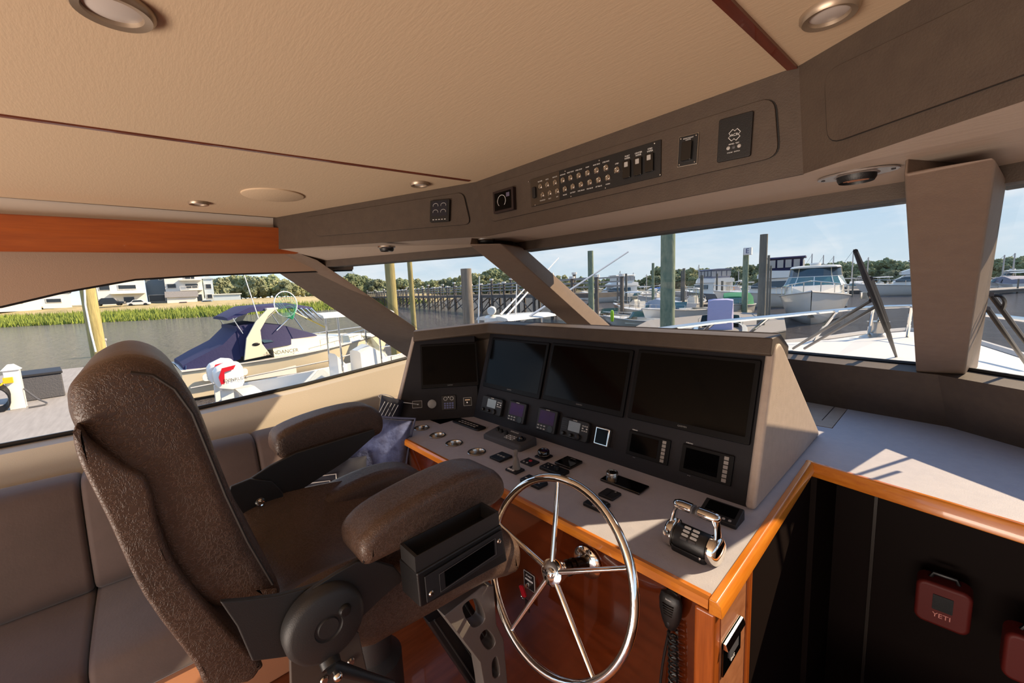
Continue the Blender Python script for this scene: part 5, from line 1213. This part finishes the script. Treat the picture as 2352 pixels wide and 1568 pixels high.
obj('navy_cover',sy(loftbox([(2.6,.7,1.9,2.1),(.9,1.35,1.85,2.75),(-.4,1.5,1.8,3.0),(-1.2,1.5,1.6,2.9)])),navyc,bo,smooth=True)
obj('cockpit_cover',loftbox([(-2.9,1.48,1.5,2.75),(-3.5,1.5,1.4,2.2),(-4.4,1.45,1.35,1.8),(-5.0,1.35,1.3,1.5)]),navyc,bo,smooth=True)
for sg in (-1,1):
    m=MB(); q=[(-1.15,1.45),(-.05,1.55),(-.35,2.1),(-.35,2.7),(.05,3.3),(.45,3.62),(.05,3.62),(-.5,3.1),(-.95,2.4)]; m.prism([V((sg*1.62,y,z)) for y,z in q],(sg*.09,0,0)); obj('arch_leg',sy(m),hullc,bo,bevel=.03)
    m=MB(); m.sph((sg*1.72,-.6,2.1),(.02,.16,.07),12); obj('emblem',sy(m),black,bo,smooth=True)
    text('marks','SUNDANCER',.24,dgrey,bo,V((sg*1.76,.45+SH,1.62)),M=Matrix.Rotation(sg*PI/2,4,'Z')@Matrix.Rotation(PI/2,4,'X'))
    m=MB(); m.rbox((0,0,0),(1.7,.30,.04),.12,M=Matrix.Translation((sg*1.66,-3.6,.95))@Matrix.Rotation(sg*PI/2,4,'Z')@Matrix.Rotation(PI/2,4,'X')); o=obj('side_vent',m,whitel,bo,bevel=.01)
    for k in range(4): m=MB(); m.box((sg*1.69,-4.1+.33*k,.95),(.03,.26,.10),rot=(.35,0,0)); obj('slot',m,dgrey,o)
    m=MB(); m.tube([V((sg*1.69,-4.9,.62)),V((sg*1.76,-2,.78)),V((sg*1.76,1,.92)),V((sg*1.5,3.2,1.15))],.035,6); obj('rub_rail',m,ltgrey,bo)
m=MB(); m.box((0,.25,3.60),(3.4,.5,.10)); obj('arch_top',sy(m),hullc,bo,bevel=.03)
obj('bimini_top',sy(loftbox([(2.3,1.2,3.45,3.55),(1.2,1.45,3.6,3.78),(-.6,1.5,3.5,3.72),(-1.5,1.4,3.2,3.3)])),navyc,bo,smooth=True)
for sg in (-1,1):
    for a,b in (((1.5,3.5),(.4,2.6)),((1.0,3.6),(1.6,2.5)),((-1.3,3.3),(-1.0,2.6))): m=MB(); m.tube([(sg*1.4,a[0],a[1]),(sg*1.45,b[0],b[1])],.022,6); obj('canopy_strut',sy(m),chrome,bo)
m=MB(); m.tube([(1.66,-.3,2.9),(1.66,-.75,5.3)],.02,6); obj('antenna',sy(m),whitep,bo); m=MB(); m.box((0,-5.4,.35),(2.9,.7,.08)); obj('swim_platform',m,ltgrey,bo)
m=MB(); m.poly([(-1.5,-5.08,.4),(1.5,-5.08,.4),(1.4,-4.9,1.5),(-1.4,-4.9,1.5)]); obj('transom_cover',m,mat('pale_blue_cover',(130,160,190),.7,bump=(3,.6,'big')),bo)
rail(bo,rows,9,17,.45,.016)
# landing net held on the rod rack
nb=thing('landing_net','green landing net with a yellow handle leaning above the small open boat','net',loc=(-12.3,3.95,.82),rz=R_(0))
m=MB(); ring=[V((0,-.95+.28*math.cos(a),.72+.34*math.sin(a))) for a in [k*2*PI/24 for k in range(24)]]; m.tube(ring,.014,6,closed=True); obj('hoop',m,whitep,nb)
m=MB(); m.tube([(0,0,0),(0,-.75,.48)],.018,6); obj('handle',m,mat('yellow_tube',(214,190,90),.4),nb)
m=MB()
for k in range(24): m.tube([ring[k],V((.12,-.85,.3))],.004,3)
for f in (.25,.5,.75): m.tube([r_.lerp(V((.12,-.85,.3)),f) for r_ in ring],.004,3,closed=True)
obj('netting',m,mat('green_net',(40,150,100),.6),nb)
# small open boat with two outboards, closer
boat('console',(-12.2,4.9,WZ),R_(2),'white open fishing boat with hard top and two red flashed outboards',L=6.6,B=2.4,H=.85)
# boat with hard top right behind the console: antennas, searchlight, outriggers
hb=boat('console',(-8.6,8.3,WZ),R_(0),'white boat mostly hidden, its antennas and searchlight over the console',L=6.2,B=2.3,H=.95,detail=0)
def pole(par,name,p,q,r,m_=whitep):
    Mi=par.matrix_world.inverted() if 0 else (Matrix.Translation(par.location)@par.rotation_euler.to_matrix().to_4x4()).inverted(); m=MB(); m.tube([Mi@V(p),Mi@V(q)],[r,r*.6],7); return obj(name,m,m_,par,smooth=True)
D1=11.2
pole(hb,'antenna',at_d(1099,745,D1),at_d(1101,634,D1),.022); pole(hb,'antenna',at_d(1183,745,D1+.4),at_d(1187,652,D1+.4),.022)
pole(hb,'outrigger',at_d(1148,742,D1),at_d(1283,592,D1+3),.03); pole(hb,'outrigger',at_d(1196,740,D1),at_d(1443,578,D1+1.5),.035); pole(hb,'outrigger',at_d(1150,722,D1),at_d(1206,662,D1+1),.03)
c=at_d(1133,733,D1); Mi=Matrix.Translation(-hb.location)
m=MB(); m.lathe([(.25,-.18),(.25,.05),(.19,.11),(0,.12)],22,c=tuple(Mi@c)); obj('light_base',m,whitel,hb,smooth=True)
m=MB(); m.lathe([(0,-.27),(.10,-.25),(.115,-.1),(.115,.22),(.10,.26),(0,.26)],20,M=Matrix.Translation(Mi@at_d(1130,713,D1))@Matrix.Rotation(PI/2,4,'X')@Matrix.Rotation(.8,4,'Y')); obj('searchlight',m,whitel,hb,smooth=True)
# ---------------- pilings
pilem=[mat('pale_green_piling',(176,164,108),.9,stretch=(6,6,.6),rgb2=(140,128,84),vscale=2.5,bump=(6,.8,'big')),mat('weathered_grey_piling',(148,136,122),.9,stretch=(6,6,.5),rgb2=(112,102,92),vscale=2.5,bump=(6,.8,'big')),mat('mossy_green_piling',(144,152,128),.9,rgb2=(98,120,104),vscale=3,stretch=(3,3,1.2),bump=(6,.8,'big')),mat('dark_piling',(122,120,110),.9,stretch=(6,6,.6),rgb2=(96,94,88),vscale=3)]
def piling(px,yt,pxb,dist,wpx,mi,label,group=None,slant=True):
    p=at_d(px,yt,dist); r=max(.05,wpx/2*dist/math.hypot(ray(px,700).x,ray(px,700).y)*1.0)
    o=None; t=MB(); h=p.z-WZ+.4; rnd=random.Random(int(px)); rings=[]
    for k in range(8):
        z=h*k/7; rings.append([V((r*(1.06-.08*k/7)*(1+.02*rnd.uniform(-1,1))*math.cos(a),r*(1.06-.08*k/7)*math.sin(a),z)) for a in [q*2*PI/16 for q in range(16)]])
    t.loft(rings); o=obj('piling',t,pilem[mi],smooth=True); o.location=(p.x,p.y,WZ-.4); tag(o,label,'piling',group); return o
pl1=piling(183,560,0,26,27,0,'thick pale piling standing by the grey dock at far left')
m=MB(); P=[at_d(190,585,25.6),at_d(196,700,25.6),at_d(208,760,25.6),at_d(220,808,25.6)]; m.tube([p-P[0] for p in P],.035,6); o=obj('mooring_rope',m,whitep); o.location=P[0]; tag(o,'white mooring rope slanting down beside the far left piling','rope')
piling(889,540,0,17,22,0,'thick pale piling just left of the thinner pale one, port windshield')
piling(936,540,0,25,11,0,'thinner pale piling seen through the port windshield pane')
piling(1070,617,0,15,25,1,'wide weathered grey piling with flat top in front of the pier')
piling(1356,576,0,23,13,2,'grey green piling crossed by the white outrigger pole')
piling(1535,440,0,12,31,2,'widest mossy green piling in the middle of the windshield')
pe=piling(1714,572,0,36,12,2,'green grey piling carrying the letter E sign'); piling(1755,538,0,25,16,3,'tall dark grey piling right of the letter E sign')
piling(1500,604,0,45,6,2,'slim grey piling left of the widest mossy one')
for px,yt,d,w_,lab in ((1438,628,60,5,'slim piling in front of the white sportfishing boat'),(1418,636,48,3,'thinnest dark post left of the slim marina piling'),(1571,616,44,6,'grey piling right of the widest mossy one'),(1566,622,60,4,'pale post tucked beside the grey piling'),(1612,632,40,7,'dark piling before the grey flybridge boat'),(1634,652,62,4,'short dark post at the grey boat stern'),(1647,628,55,4,'slim dark post right of the grey boat'),(1659,645,52,5,'dark post left of the orange kayaks'),(1766,586,29,5,'slim post right behind the tall dark grey piling'),(1771,610,31,4,'thinner post beside the cruiser bow'),(1927,640,70,3,'thin dark post right of the cruiser'),(1960,640,70,3,'thin dark post in open water left of the wiper'),(2340,640,75,3,'thin dark post in the starboard window')):
    piling(px,yt,0,d,w_,3,lab)
c=at_d(1718,577,35.6); t=thing('letter_sign','small white and blue box sign with the letter E on a piling','sign',loc=c,rz=R_(8)); m=MB(); m.box((0,0,0),(.52,.42,.52)); obj('box',m,whitep,t)
XRm=Matrix.Rotation(PI/2,4,'X')
m=MB(); m.box((0,-.225,0),(.44,.02,.46)); obj('panel',m,whitep,t); text('letter','E',.5,mat('navy_paint',(30,50,110),.5),t,(0,-.24,0),M=XRm,ext=.005); m=MB(); m.box((-.27,-.05,0),(.02,.2,.5)); obj('side_panel',m,MATS['navy_paint'],t)
# ---------------- pier
pa,pb=V((-122,52.5,0)),V((-19,26.5,0)); pd=(pb-pa).normalized(); pn=V((-pd.y,pd.x,0)); 
if pn.dot(pa)<0: pn=-pn
pr=thing('pier','long grey wooden pier on crossed braced posts with white capped rail posts','pier',loc=(pa.x,pa.y,WZ)); base=pa+V((0,0,WZ))
zd=az(1035,681,0); 
def deckz(p): return .95+ .15*0
pw=mat('pier_timber',(112,106,100),.9,rgb2=(88,82,78),vscale=1.5); capm=mat('white_post_cap',(226,224,220),.6)
n=34; Lp=(pb-pa).length; DZ=1.05-WZ
for i in range(n+1):
    q=pa+pd*(Lp*i/n)
    for k,off in enumerate((0,2.6)):
        r=q+pn*off-pa; tall=DZ+1.25+(.45 if (i%4==0) else 0); m=MB(); m.tube([V((r.x,r.y,-.3)),V((r.x,r.y,tall))],.15,6); o=obj('post',m,pw,pr); m=MB(); m.cyl((r.x,r.y,tall+.09),.24,.2,8); obj('cap',m,capm,o)
    if i<n:
        a=q-pa; b=q+pd*(Lp/n)-pa; m=MB(); s_=1 if i%2 else -1
        p_,r_=(a,b) if s_>0 else (b,a); m.tube([V((p_.x,p_.y,.3)),V((r_.x,r_.y,DZ-.2))],.07,4); c0=a+pn*2.6; m.tube([V((a.x,a.y,.2)),V((c0.x,c0.y,DZ-.3))],.07,4); obj('brace',m,pw,pr)
m=MB()
for z,h in ((DZ,.35),): m.prism([V((0,0,z-h)),pb-pa+V((0,0,z-h)),pb-pa+pn*2.6+V((0,0,z-h)),pn*2.6+V((0,0,z-h))],(0,0,h))
obj('walkway',m,pw,pr)
for off in (0,2.6):
    for z in (.45,.8,1.15): m=MB(); m.prism([pn*off+V((0,0,DZ+z)),pb-pa+pn*off+V((0,0,DZ+z)),pb-pa+pn*(off+.08)+V((0,0,DZ+z)),pn*(off+.08)+V((0,0,DZ+z))],(0,0,.12)); obj('hand_rail',m,mat('pale_pier_rail',(164,160,156),.85),pr)
# ---------------- docks
dockm=mat('weathered_grey_decking',(146,142,138),.85,rgb2=(130,126,122),vscale=1.2,stretch=(1,9,1)); dkb=mat('dark_dock_side',(84,78,72),.8)
DK=-.80
def dock(pts,z,label,name='floating_dock',h=.45,cat='dock'):
    c=sum((V(p) for p in pts),V((0,0)))/len(pts) if 0 else V((sum(p[0] for p in pts)/len(pts),sum(p[1] for p in pts)/len(pts),z))
    t=thing(name,label,cat,loc=c); m=MB(); m.prism([(p[0]-c.x,p[1]-c.y,0) for p in pts],(0,0,-.06)); obj('decking',m,dockm,t); m=MB(); m.prism([((p[0]-c.x)*.995,(p[1]-c.y)*.995,-.06) for p in pts],(0,0,-h)); obj('float',m,dkb,t); return t
dock([(-3.8,-14),(-3.8,-.6),(-9.5,.3),(-24.5,-1.3),(-26,-14)],DK,'broad grey floating dock outside the port window')
c=az(88,918,DK); t=thing('dock_box','grey plastic dock box with woven pattern sides','box',loc=c+V((-.3,0,0)),rz=R_(8)); m=MB(); m.box((0,0,.33),(.62,.95,.66)); obj('bin',m,mat('grey_resin_weave',(74,74,78),.6,bump=(30,.6,'big')),t,bevel=.03); m=MB(); m.prism([(-.34,-.50,.66),(.34,-.50,.66),(.33,-.50,.73),(-.33,-.50,.79)],(0,1.0,0)); obj('lid',m,dgrey,t,bevel=.02)
c=az(44,937,DK); t=thing('power_pedestal','white dock power pedestal with yellow plug and coiled black hoses','pedestal',loc=c); m=MB(); m.box((0,0,.5),(.26,.26,1.0)); obj('post',m,whitel,t,bevel=.01); m=MB(); m.loft([[V((-.16,-.16,1.0)),V((.16,-.16,1.0)),V((.16,.16,1.0)),V((-.16,.16,1.0))],[V((-.05,-.05,1.14)),V((.05,-.05,1.14)),V((.05,.05,1.14)),V((-.05,.05,1.14))]]); obj('cap',m,whitel,t)
m=MB(); m.box((.15,-.06,.76),(.08,.16,.14)); obj('plug',m,mat('yellow_plug',(236,180,30),.4),t); m=MB(); m.tube(crv([V((.15,-.1,.76)),V((.2,-.3,.55)),V((.1,-.6,.25)),V((0,-1.0,.05))]),.022,6); obj('yellow_cable',m,MATS['yellow_plug'],t,smooth=True)
for k in range(5): m=MB(); m.tube([V((.16+.02*k,-.28+.20*math.cos(a),.42+.30*math.sin(a)-.03*k)) for a in [q*2*PI/20 for q in range(20)]],.020,6,closed=True); obj('hose_coil',m,black,t,smooth=True)
m=MB(); m.tube(crv([V((.1,.15,.5)),V((.15,.35,.2)),V((.2,.5,.04)),V((.3,.2,.03))]),.02,6); obj('grey_hose',m,grey,t,smooth=True)
c=az(232,800,DK); t=thing('dock_bollard','white box like bollard cap behind the chair headrest','bollard',loc=c); m=MB(); m.box((0,0,.22),(.5,.5,.44)); m.box((0,0,.5),(.6,.6,.12)); obj('block',m,ltgrey,t,bevel=.02)
t=thing('mooring_line','yellow rope coiled at the stern of the small open boat','rope',loc=(-10.2,.6,DK)); m=MB(); m.tube([V((.5*math.cos(a*.5)*(1-.01*a),.35*math.sin(a*.5),.03+.002*a)) for a in range(60)],.03,6); obj('coil',m,mat('yellow_rope',(226,206,120),.8),t,smooth=True)
# docks in the marina ahead
def P2(*a): return [(p.x,p.y) for p in a]
ZD2=-.75
dock(P2(wz(1490,735,ZD2),wz(1690,716,ZD2),wz(1800,722,ZD2),wz(1806,757,ZD2),wz(1700,778,ZD2),wz(1440,760,ZD2)),ZD2,'grey floating dock finger ahead with the tall dark piling',h=.5)
dock(P2(wz(1560,697,ZD2),wz(1660,692,ZD2),wz(1660,696,ZD2),wz(1560,702,ZD2)),ZD2,'thin far dock finger behind the small white cuddy boat',h=.3)
dock(P2(wz(1940,664,ZD2),wz(2100,661,ZD2),wz(2100,664,ZD2),wz(1940,667,ZD2)),ZD2,'thin far dock beyond the wiper',h=.3)
dock(P2(wz(2270,662,ZD2),wz(2400,655,ZD2),wz(2400,659,ZD2),wz(2270,667,ZD2)),ZD2,'low far dock in the starboard window',h=.3)
# ---------------- marina boats: (kind, px, distance, heading, label, L,B,H, hull, canvas)
def face_cam(p): return math.atan2(-p.x,p.y)+0
def mb(kind,px,dist,hd,label,**k):
    p=base_d(px,dist); return boat(kind,p,R_(hd),label,**k)
mb('express',1868,35.5,190,'big white express cruiser facing us with curved three pane windshield',L=10.5,B=4.1,H=1.75)
mb('fly',1786,50,100,'white flybridge cruiser with navy canvas enclosure behind the big express cruiser',L=11,B=4.0,H=1.5)
mb('fly',2108,74,100,'white flybridge boat with blue canvas right of the wiper',L=11.5,B=3.8,H=1.35,canvas=bluew)
mb('fly',1632,64,60,'grey hulled flybridge boat behind the dark pilings',L=11,B=3.8,H=1.35,hm=mat('grey_hull',(150,148,150),.3,coat=.4),canvas=greyc)
mb('console',1592,47,10,'small white cuddy boat with clear curtains, stern towards us',L=6.5,B=2.5,H=.95,detail=0)
mb('runabout',1688,38,190,'boat under a bright green canvas cover',L=6.5,B=2.5,H=1.0,canvas=greenc)
t=mb('runabout',1655,23,20,'open boat with helm seats shrouded in pale lilac canvas',L=6.0,B=2.3,H=.75)
lil=mat('lilac_canvas',(168,166,200),.8,bump=(6,.6,'big'))
obj('seat_cover',loftbox([(.5,.5,.3,1.6),(.2,.62,.3,2.0),(-.3,.6,.3,1.95),(-.5,.55,.3,1.2)]),lil,t,smooth=True); obj('seat_cover',loftbox([(.9,.25,.5,1.4),(.6,.3,.5,1.5)]),greyc,t)
mb('fly',1420,72,150,'white sportfishing boat with tuna tower and outriggers',L=12,B=4,H=1.35,canvas=hullw)
mb('console',1462,40,70,'tan open boat with bare canopy frame near the centre mullion',L=6.5,B=2.4,H=.9,hm=mat('tan_hull',(190,160,140),.5),detail=0)
mb('runabout',1470,30,85,'long grey dinghy with curved canopy hoops close behind the console',L=6.0,B=2.0,H=.55)
mb('runabout',1555,33,165,'white runabout poking out behind the widest mossy piling',L=6.5,B=2.4,H=1.0)
mb('runabout',1500,34,95,'boat under blue grey box shaped cover left of the widest piling',L=5.5,B=2.2,H=.9,canvas=mat('steel_blue_cover',(150,164,184),.7))
mb('console',1510,62,80,'white open boat with bright blue canopy far left of the widest piling',L=6.5,B=2.4,H=1.0,canvas=mat('bright_blue_canvas',(60,110,190),.7),detail=0)
mb('runabout',1400,34,60,'small white skiff beside the lime green fenders',L=5,B=2.0,H=.6)
t=thing('kayak_rack','stack of orange kayaks across the far dock','kayaks',loc=base_d(1668,74,-.2),rz=R_(60))
for k in range(3): m=MB(); m.loft([[V((.3*w_*math.cos(a),y,.30*k+.16*w_*math.sin(a))) for a in [q*PI/4 for q in range(8)]] for y,w_ in ((-1.9,.05),(-1.2,.8),(0,1),(1.2,.8),(1.9,.05))]); obj('kayak',m,mat('orange_plastic',(236,160,40),.4),t,smooth=True)
c=at_d(1406,725,29); t=thing('fender','lime green fender hanging by the centre mullion','fender',loc=c); m=MB(); m.lathe([(0,-.42),(.09,-.38),(.12,-.2),(.12,.2),(.09,.36),(0,.4)],16); obj('body',m,mat('lime_vinyl',(150,200,40),.4),t,smooth=True)
# distant small boats, crowded in the far slips
def farlab(x):
    for lim,s in ((1440,'left of the slim grey piling group'),(1535,'just left of the widest mossy piling'),(1660,'just right of the widest mossy piling'),(1810,'around the letter E sign'),(2110,'right of the big white cruiser')):
        if x<lim: return s
    return 'in the starboard window pane'
random.seed(21)
far=[(x,d) for x,d in [(1335,86),(1372,90),(1390,80),(1448,88),(1466,70),(1482,84),(1496,92),(1520,88),(1588,88),(1606,92),(1672,86),(1690,95),(1706,84),(1722,92),(1740,80),(1760,90),(1800,92),(1940,96),(1962,90),(1978,98),(2000,94),(2022,98),(2285,92),(2302,96),(2318,90),(2335,95),(2352,92),(2372,92)]]
for i,(x,d) in enumerate(far):
    k=('runabout','console','runabout','express')[i%4]; 
    boat(k,base_d(x,d),R_(random.choice((80,95,110,170,15,260))),'small white boat in the far slips, '+treelab(x)[25:] if 0 else 'small white boat in the far slips, '+farlab(x),L=random.uniform(5.5,7.5),B=2.4,H=.9,group='small white boats '+farlab(x),canvas={'fly':random.choice((hullw,greyc)),'console':hullw}.get(k,random.choice((None,greyc,hullw))) ,detail=0)
# sailboats with bare masts
masts=[(1425,622,96,'bare mast'),(1455,626,98,''),(1485,630,94,''),(1604,608,90,''),(1618,620,92,''),(1695,622,98,''),(1808,592,96,''),(1860,583,90,''),(1886,586,92,''),(1909,588,94,''),(1953,573,92,''),(1988,591,98,''),(2296,586,95,''),(2319,582,96,'')]
words=['left of the sportfishing tower','right of the slim marina piling','before the slim grey piling','above the small cuddy boat','just right of the cuddy boat mast','left of the letter E sign','above the navy flybridge','the taller, above the cruiser radar','directly right of the tallest cruiser mast','above the cruiser windshield corner','highest, just left of the wiper tip','behind the wiper blade','left one in the starboard window','right one in the starboard window']
for i,(x,yt,d,_) in enumerate(masts):
    p=base_d(x,d); t=boat('sail',p,R_(random.uniform(60,120)),'distant sailboat with bare mast, '+words[i],L=8,B=2.6,H=.9,hm=hullw)
    top=at_d(x,yt,d); h=top.z-WZ; m=MB(); m.tube([(0,0,.9),(0,0,h)],[.11,.08],6); obj('mast',m,ltgrey,t); m=MB(); m.tube([(0,0,h*.98),(0,3.4,1.2)],.02,4); obj('stay',m,grey,t); m=MB(); m.tube([(0,0,2.2),(0,-3.2,2.3)],.09,6); obj('boom',m,ltgrey,t)
# ---------------- our own foredeck, rail, windlass and wipers
ZD=.90
fd=thing('foredeck','bright white foredeck of our own boat under the windshield','deck',loc=(-.6,4,ZD))
def fpart(name,mb_,m_,**k):
    o=obj(name,mb_,m_,fd,**k); o.matrix_parent_inverse=Matrix.Translation((.6,-4,-ZD)); return o
E_=[(-3.2,2.1),(-2.9,3.3),(-2.1,4.6),(-1.45,5.5),(-1.05,6.3),(-.8,7.0),(-.45,7.6),(-.1,7.6),(.15,6.7),(.45,5.6),(1.0,4.4),(1.6,3.0),(1.7,1.8)]
m=MB(); m.prism([(x,y,ZD) for x,y in E_]+[(1.0,2.25,1.12),(.1,3.0,1.15),(-1.9,3.35,1.15),(-2.9,2.3,1.12)],(0,0,-.0)) if 0 else None
m=MB(); inn=[(-3.0,2.1),(-2.6,2.6),(-2.1,3.1),(-1.8,3.3),(-1.2,3.2),(-.9,3.12),(-.5,3.05),(-.1,3.0),(.1,2.9),(.3,2.8),(.7,2.5),(1.2,2.1),(1.4,1.8)]
for i in range(len(E_)-1):
    a,b,c,d=E_[i],E_[i+1],inn[i+1],inn[i]; m.poly([(*a,ZD),(*b,ZD),(*c,1.19),(*d,1.19)]); m.poly([(*a,ZD),(*b,ZD),(b[0],b[1],WZ),(a[0],a[1],WZ)])
fpart('deck_surface',m,mat('bright_white_deck',(206,205,203),.5))
m=MB(); m.tube([V((x,y,ZD+.02)) for x,y in E_],.035,6); fpart('toe_rail',m,ltgrey,smooth=True)
rt=[az(x,y,1.36) for x,y in ((1480,762),(1540,753),(1640,740),(1755,729),(1900,715),(2005,705),(2090,703))]; rt+= [az(2200,712,1.36),az(2290,726,1.36),az(2352,734,1.36),az(2450,752,1.36)]
m=MB(); m.tube(rt,.017,8); fpart('bow_rail',m,chrome,smooth=True)
for (a,b),(c_,d_) in (((1766,728),(1708,776)),((1922,714),(1862,789)),((2006,705),(1992,782)),((2024,704),(2012,768)),((2094,703),(2082,786)),((1640,740),(1600,775))):
    m=MB(); m.tube([az(a,b,1.36),az(c_,d_,.92)],.016,8); fpart('stanchion',m,chrome,smooth=True)
c=az(2014,784,ZD+.03); m=MB(); m.lathe([(.16,0),(.16,.05),(.10,.08),(.075,.10),(.075,.20),(.10,.23),(0,.24)],24,c=tuple(c)); fpart('windlass',m,brushed,smooth=True)
m=MB(); a=az(1950,802,ZD+.10); b=az(2040,808,ZD+.10); m.box(((a+b)/2)+V((0,.2,.0)),((b-a).length,.7,.05),rot=(0,0,math.atan2(b.y-a.y,b.x-a.x))); fpart('hatch',m,whitel,bevel=.02)
m=MB(); a=az(1908,785,ZD+.08); b=az(1948,786,ZD+.08); m.tube([a,b],.02,8); m.tube([a.lerp(b,.3),a.lerp(b,.3)-V((0,0,.08))],.02,6); m.tube([a.lerp(b,.7),a.lerp(b,.7)-V((0,0,.08))],.02,6); fpart('cleat',m,chrome,smooth=True)
def gp(x,y,off,P=None,n=None): n=n or nC; return pl(x,y,(P or (K1+HD))-n*off,n)
def wiper(arms,blade,label,n,P,knob=None,loop=None):
    t=thing('windshield_wiper',label,'wiper',loc=gp(*arms[0][0],.05,P,n)); I=Matrix.Translation(-t.location)
    def q(name,m,mm,**k): o=obj(name,m,mm,t,**k); o.matrix_parent_inverse=I; return o
    for a,b in arms: m=MB(); m.tube([gp(*a,.05,P,n),gp(*b,.07,P,n)],.0085,8); q('arm',m,mat('grey_brown_metal',(92,84,80),.35,metal=.5),smooth=True)
    if blade:
        P_=[gp(x,y,.045,P,n) for x,y in blade]; m=MB(); m.tube(P_,[.007]+[.012]*(len(P_)-2)+[.006],8); q('blade',m,mat('aged_rubber',(48,42,40),.6),smooth=True)
        m=MB(); m.tube([P_[1].lerp(P_[2],.2)-n*.03,P_[2]-n*.035,P_[-2]-n*.03],.011,6); q('blade_bridge',m,MATS['aged_rubber'],smooth=True)
    if knob:
        c=gp(*knob,.07,P,n); m=MB(); m.ring(tuple(c),.018,.028,.03,20); q('washer_nozzle',m,chrome)
    if loop: m=MB(); m.tube(crv([gp(*p,.06,P,n) for p in loop]),.006,6); q('hose',m,black,smooth=True)
wiper([((1822,800),(2000,690)),((1848,800),(2012,703))],[(1965,576),(1990,640),(2018,710),(2040,765),(2061,826)],'pantograph wiper with long bent blade in the centre pane',nC,K1+HD,knob=(1993,686))
wiper([((2360,790),(2276,676)),((2360,838),(2268,708))],None,'twin grey wiper arms in the starboard pane',nR,K2+HD,loop=((2284,678),(2300,680),(2308,692),(2304,708)))
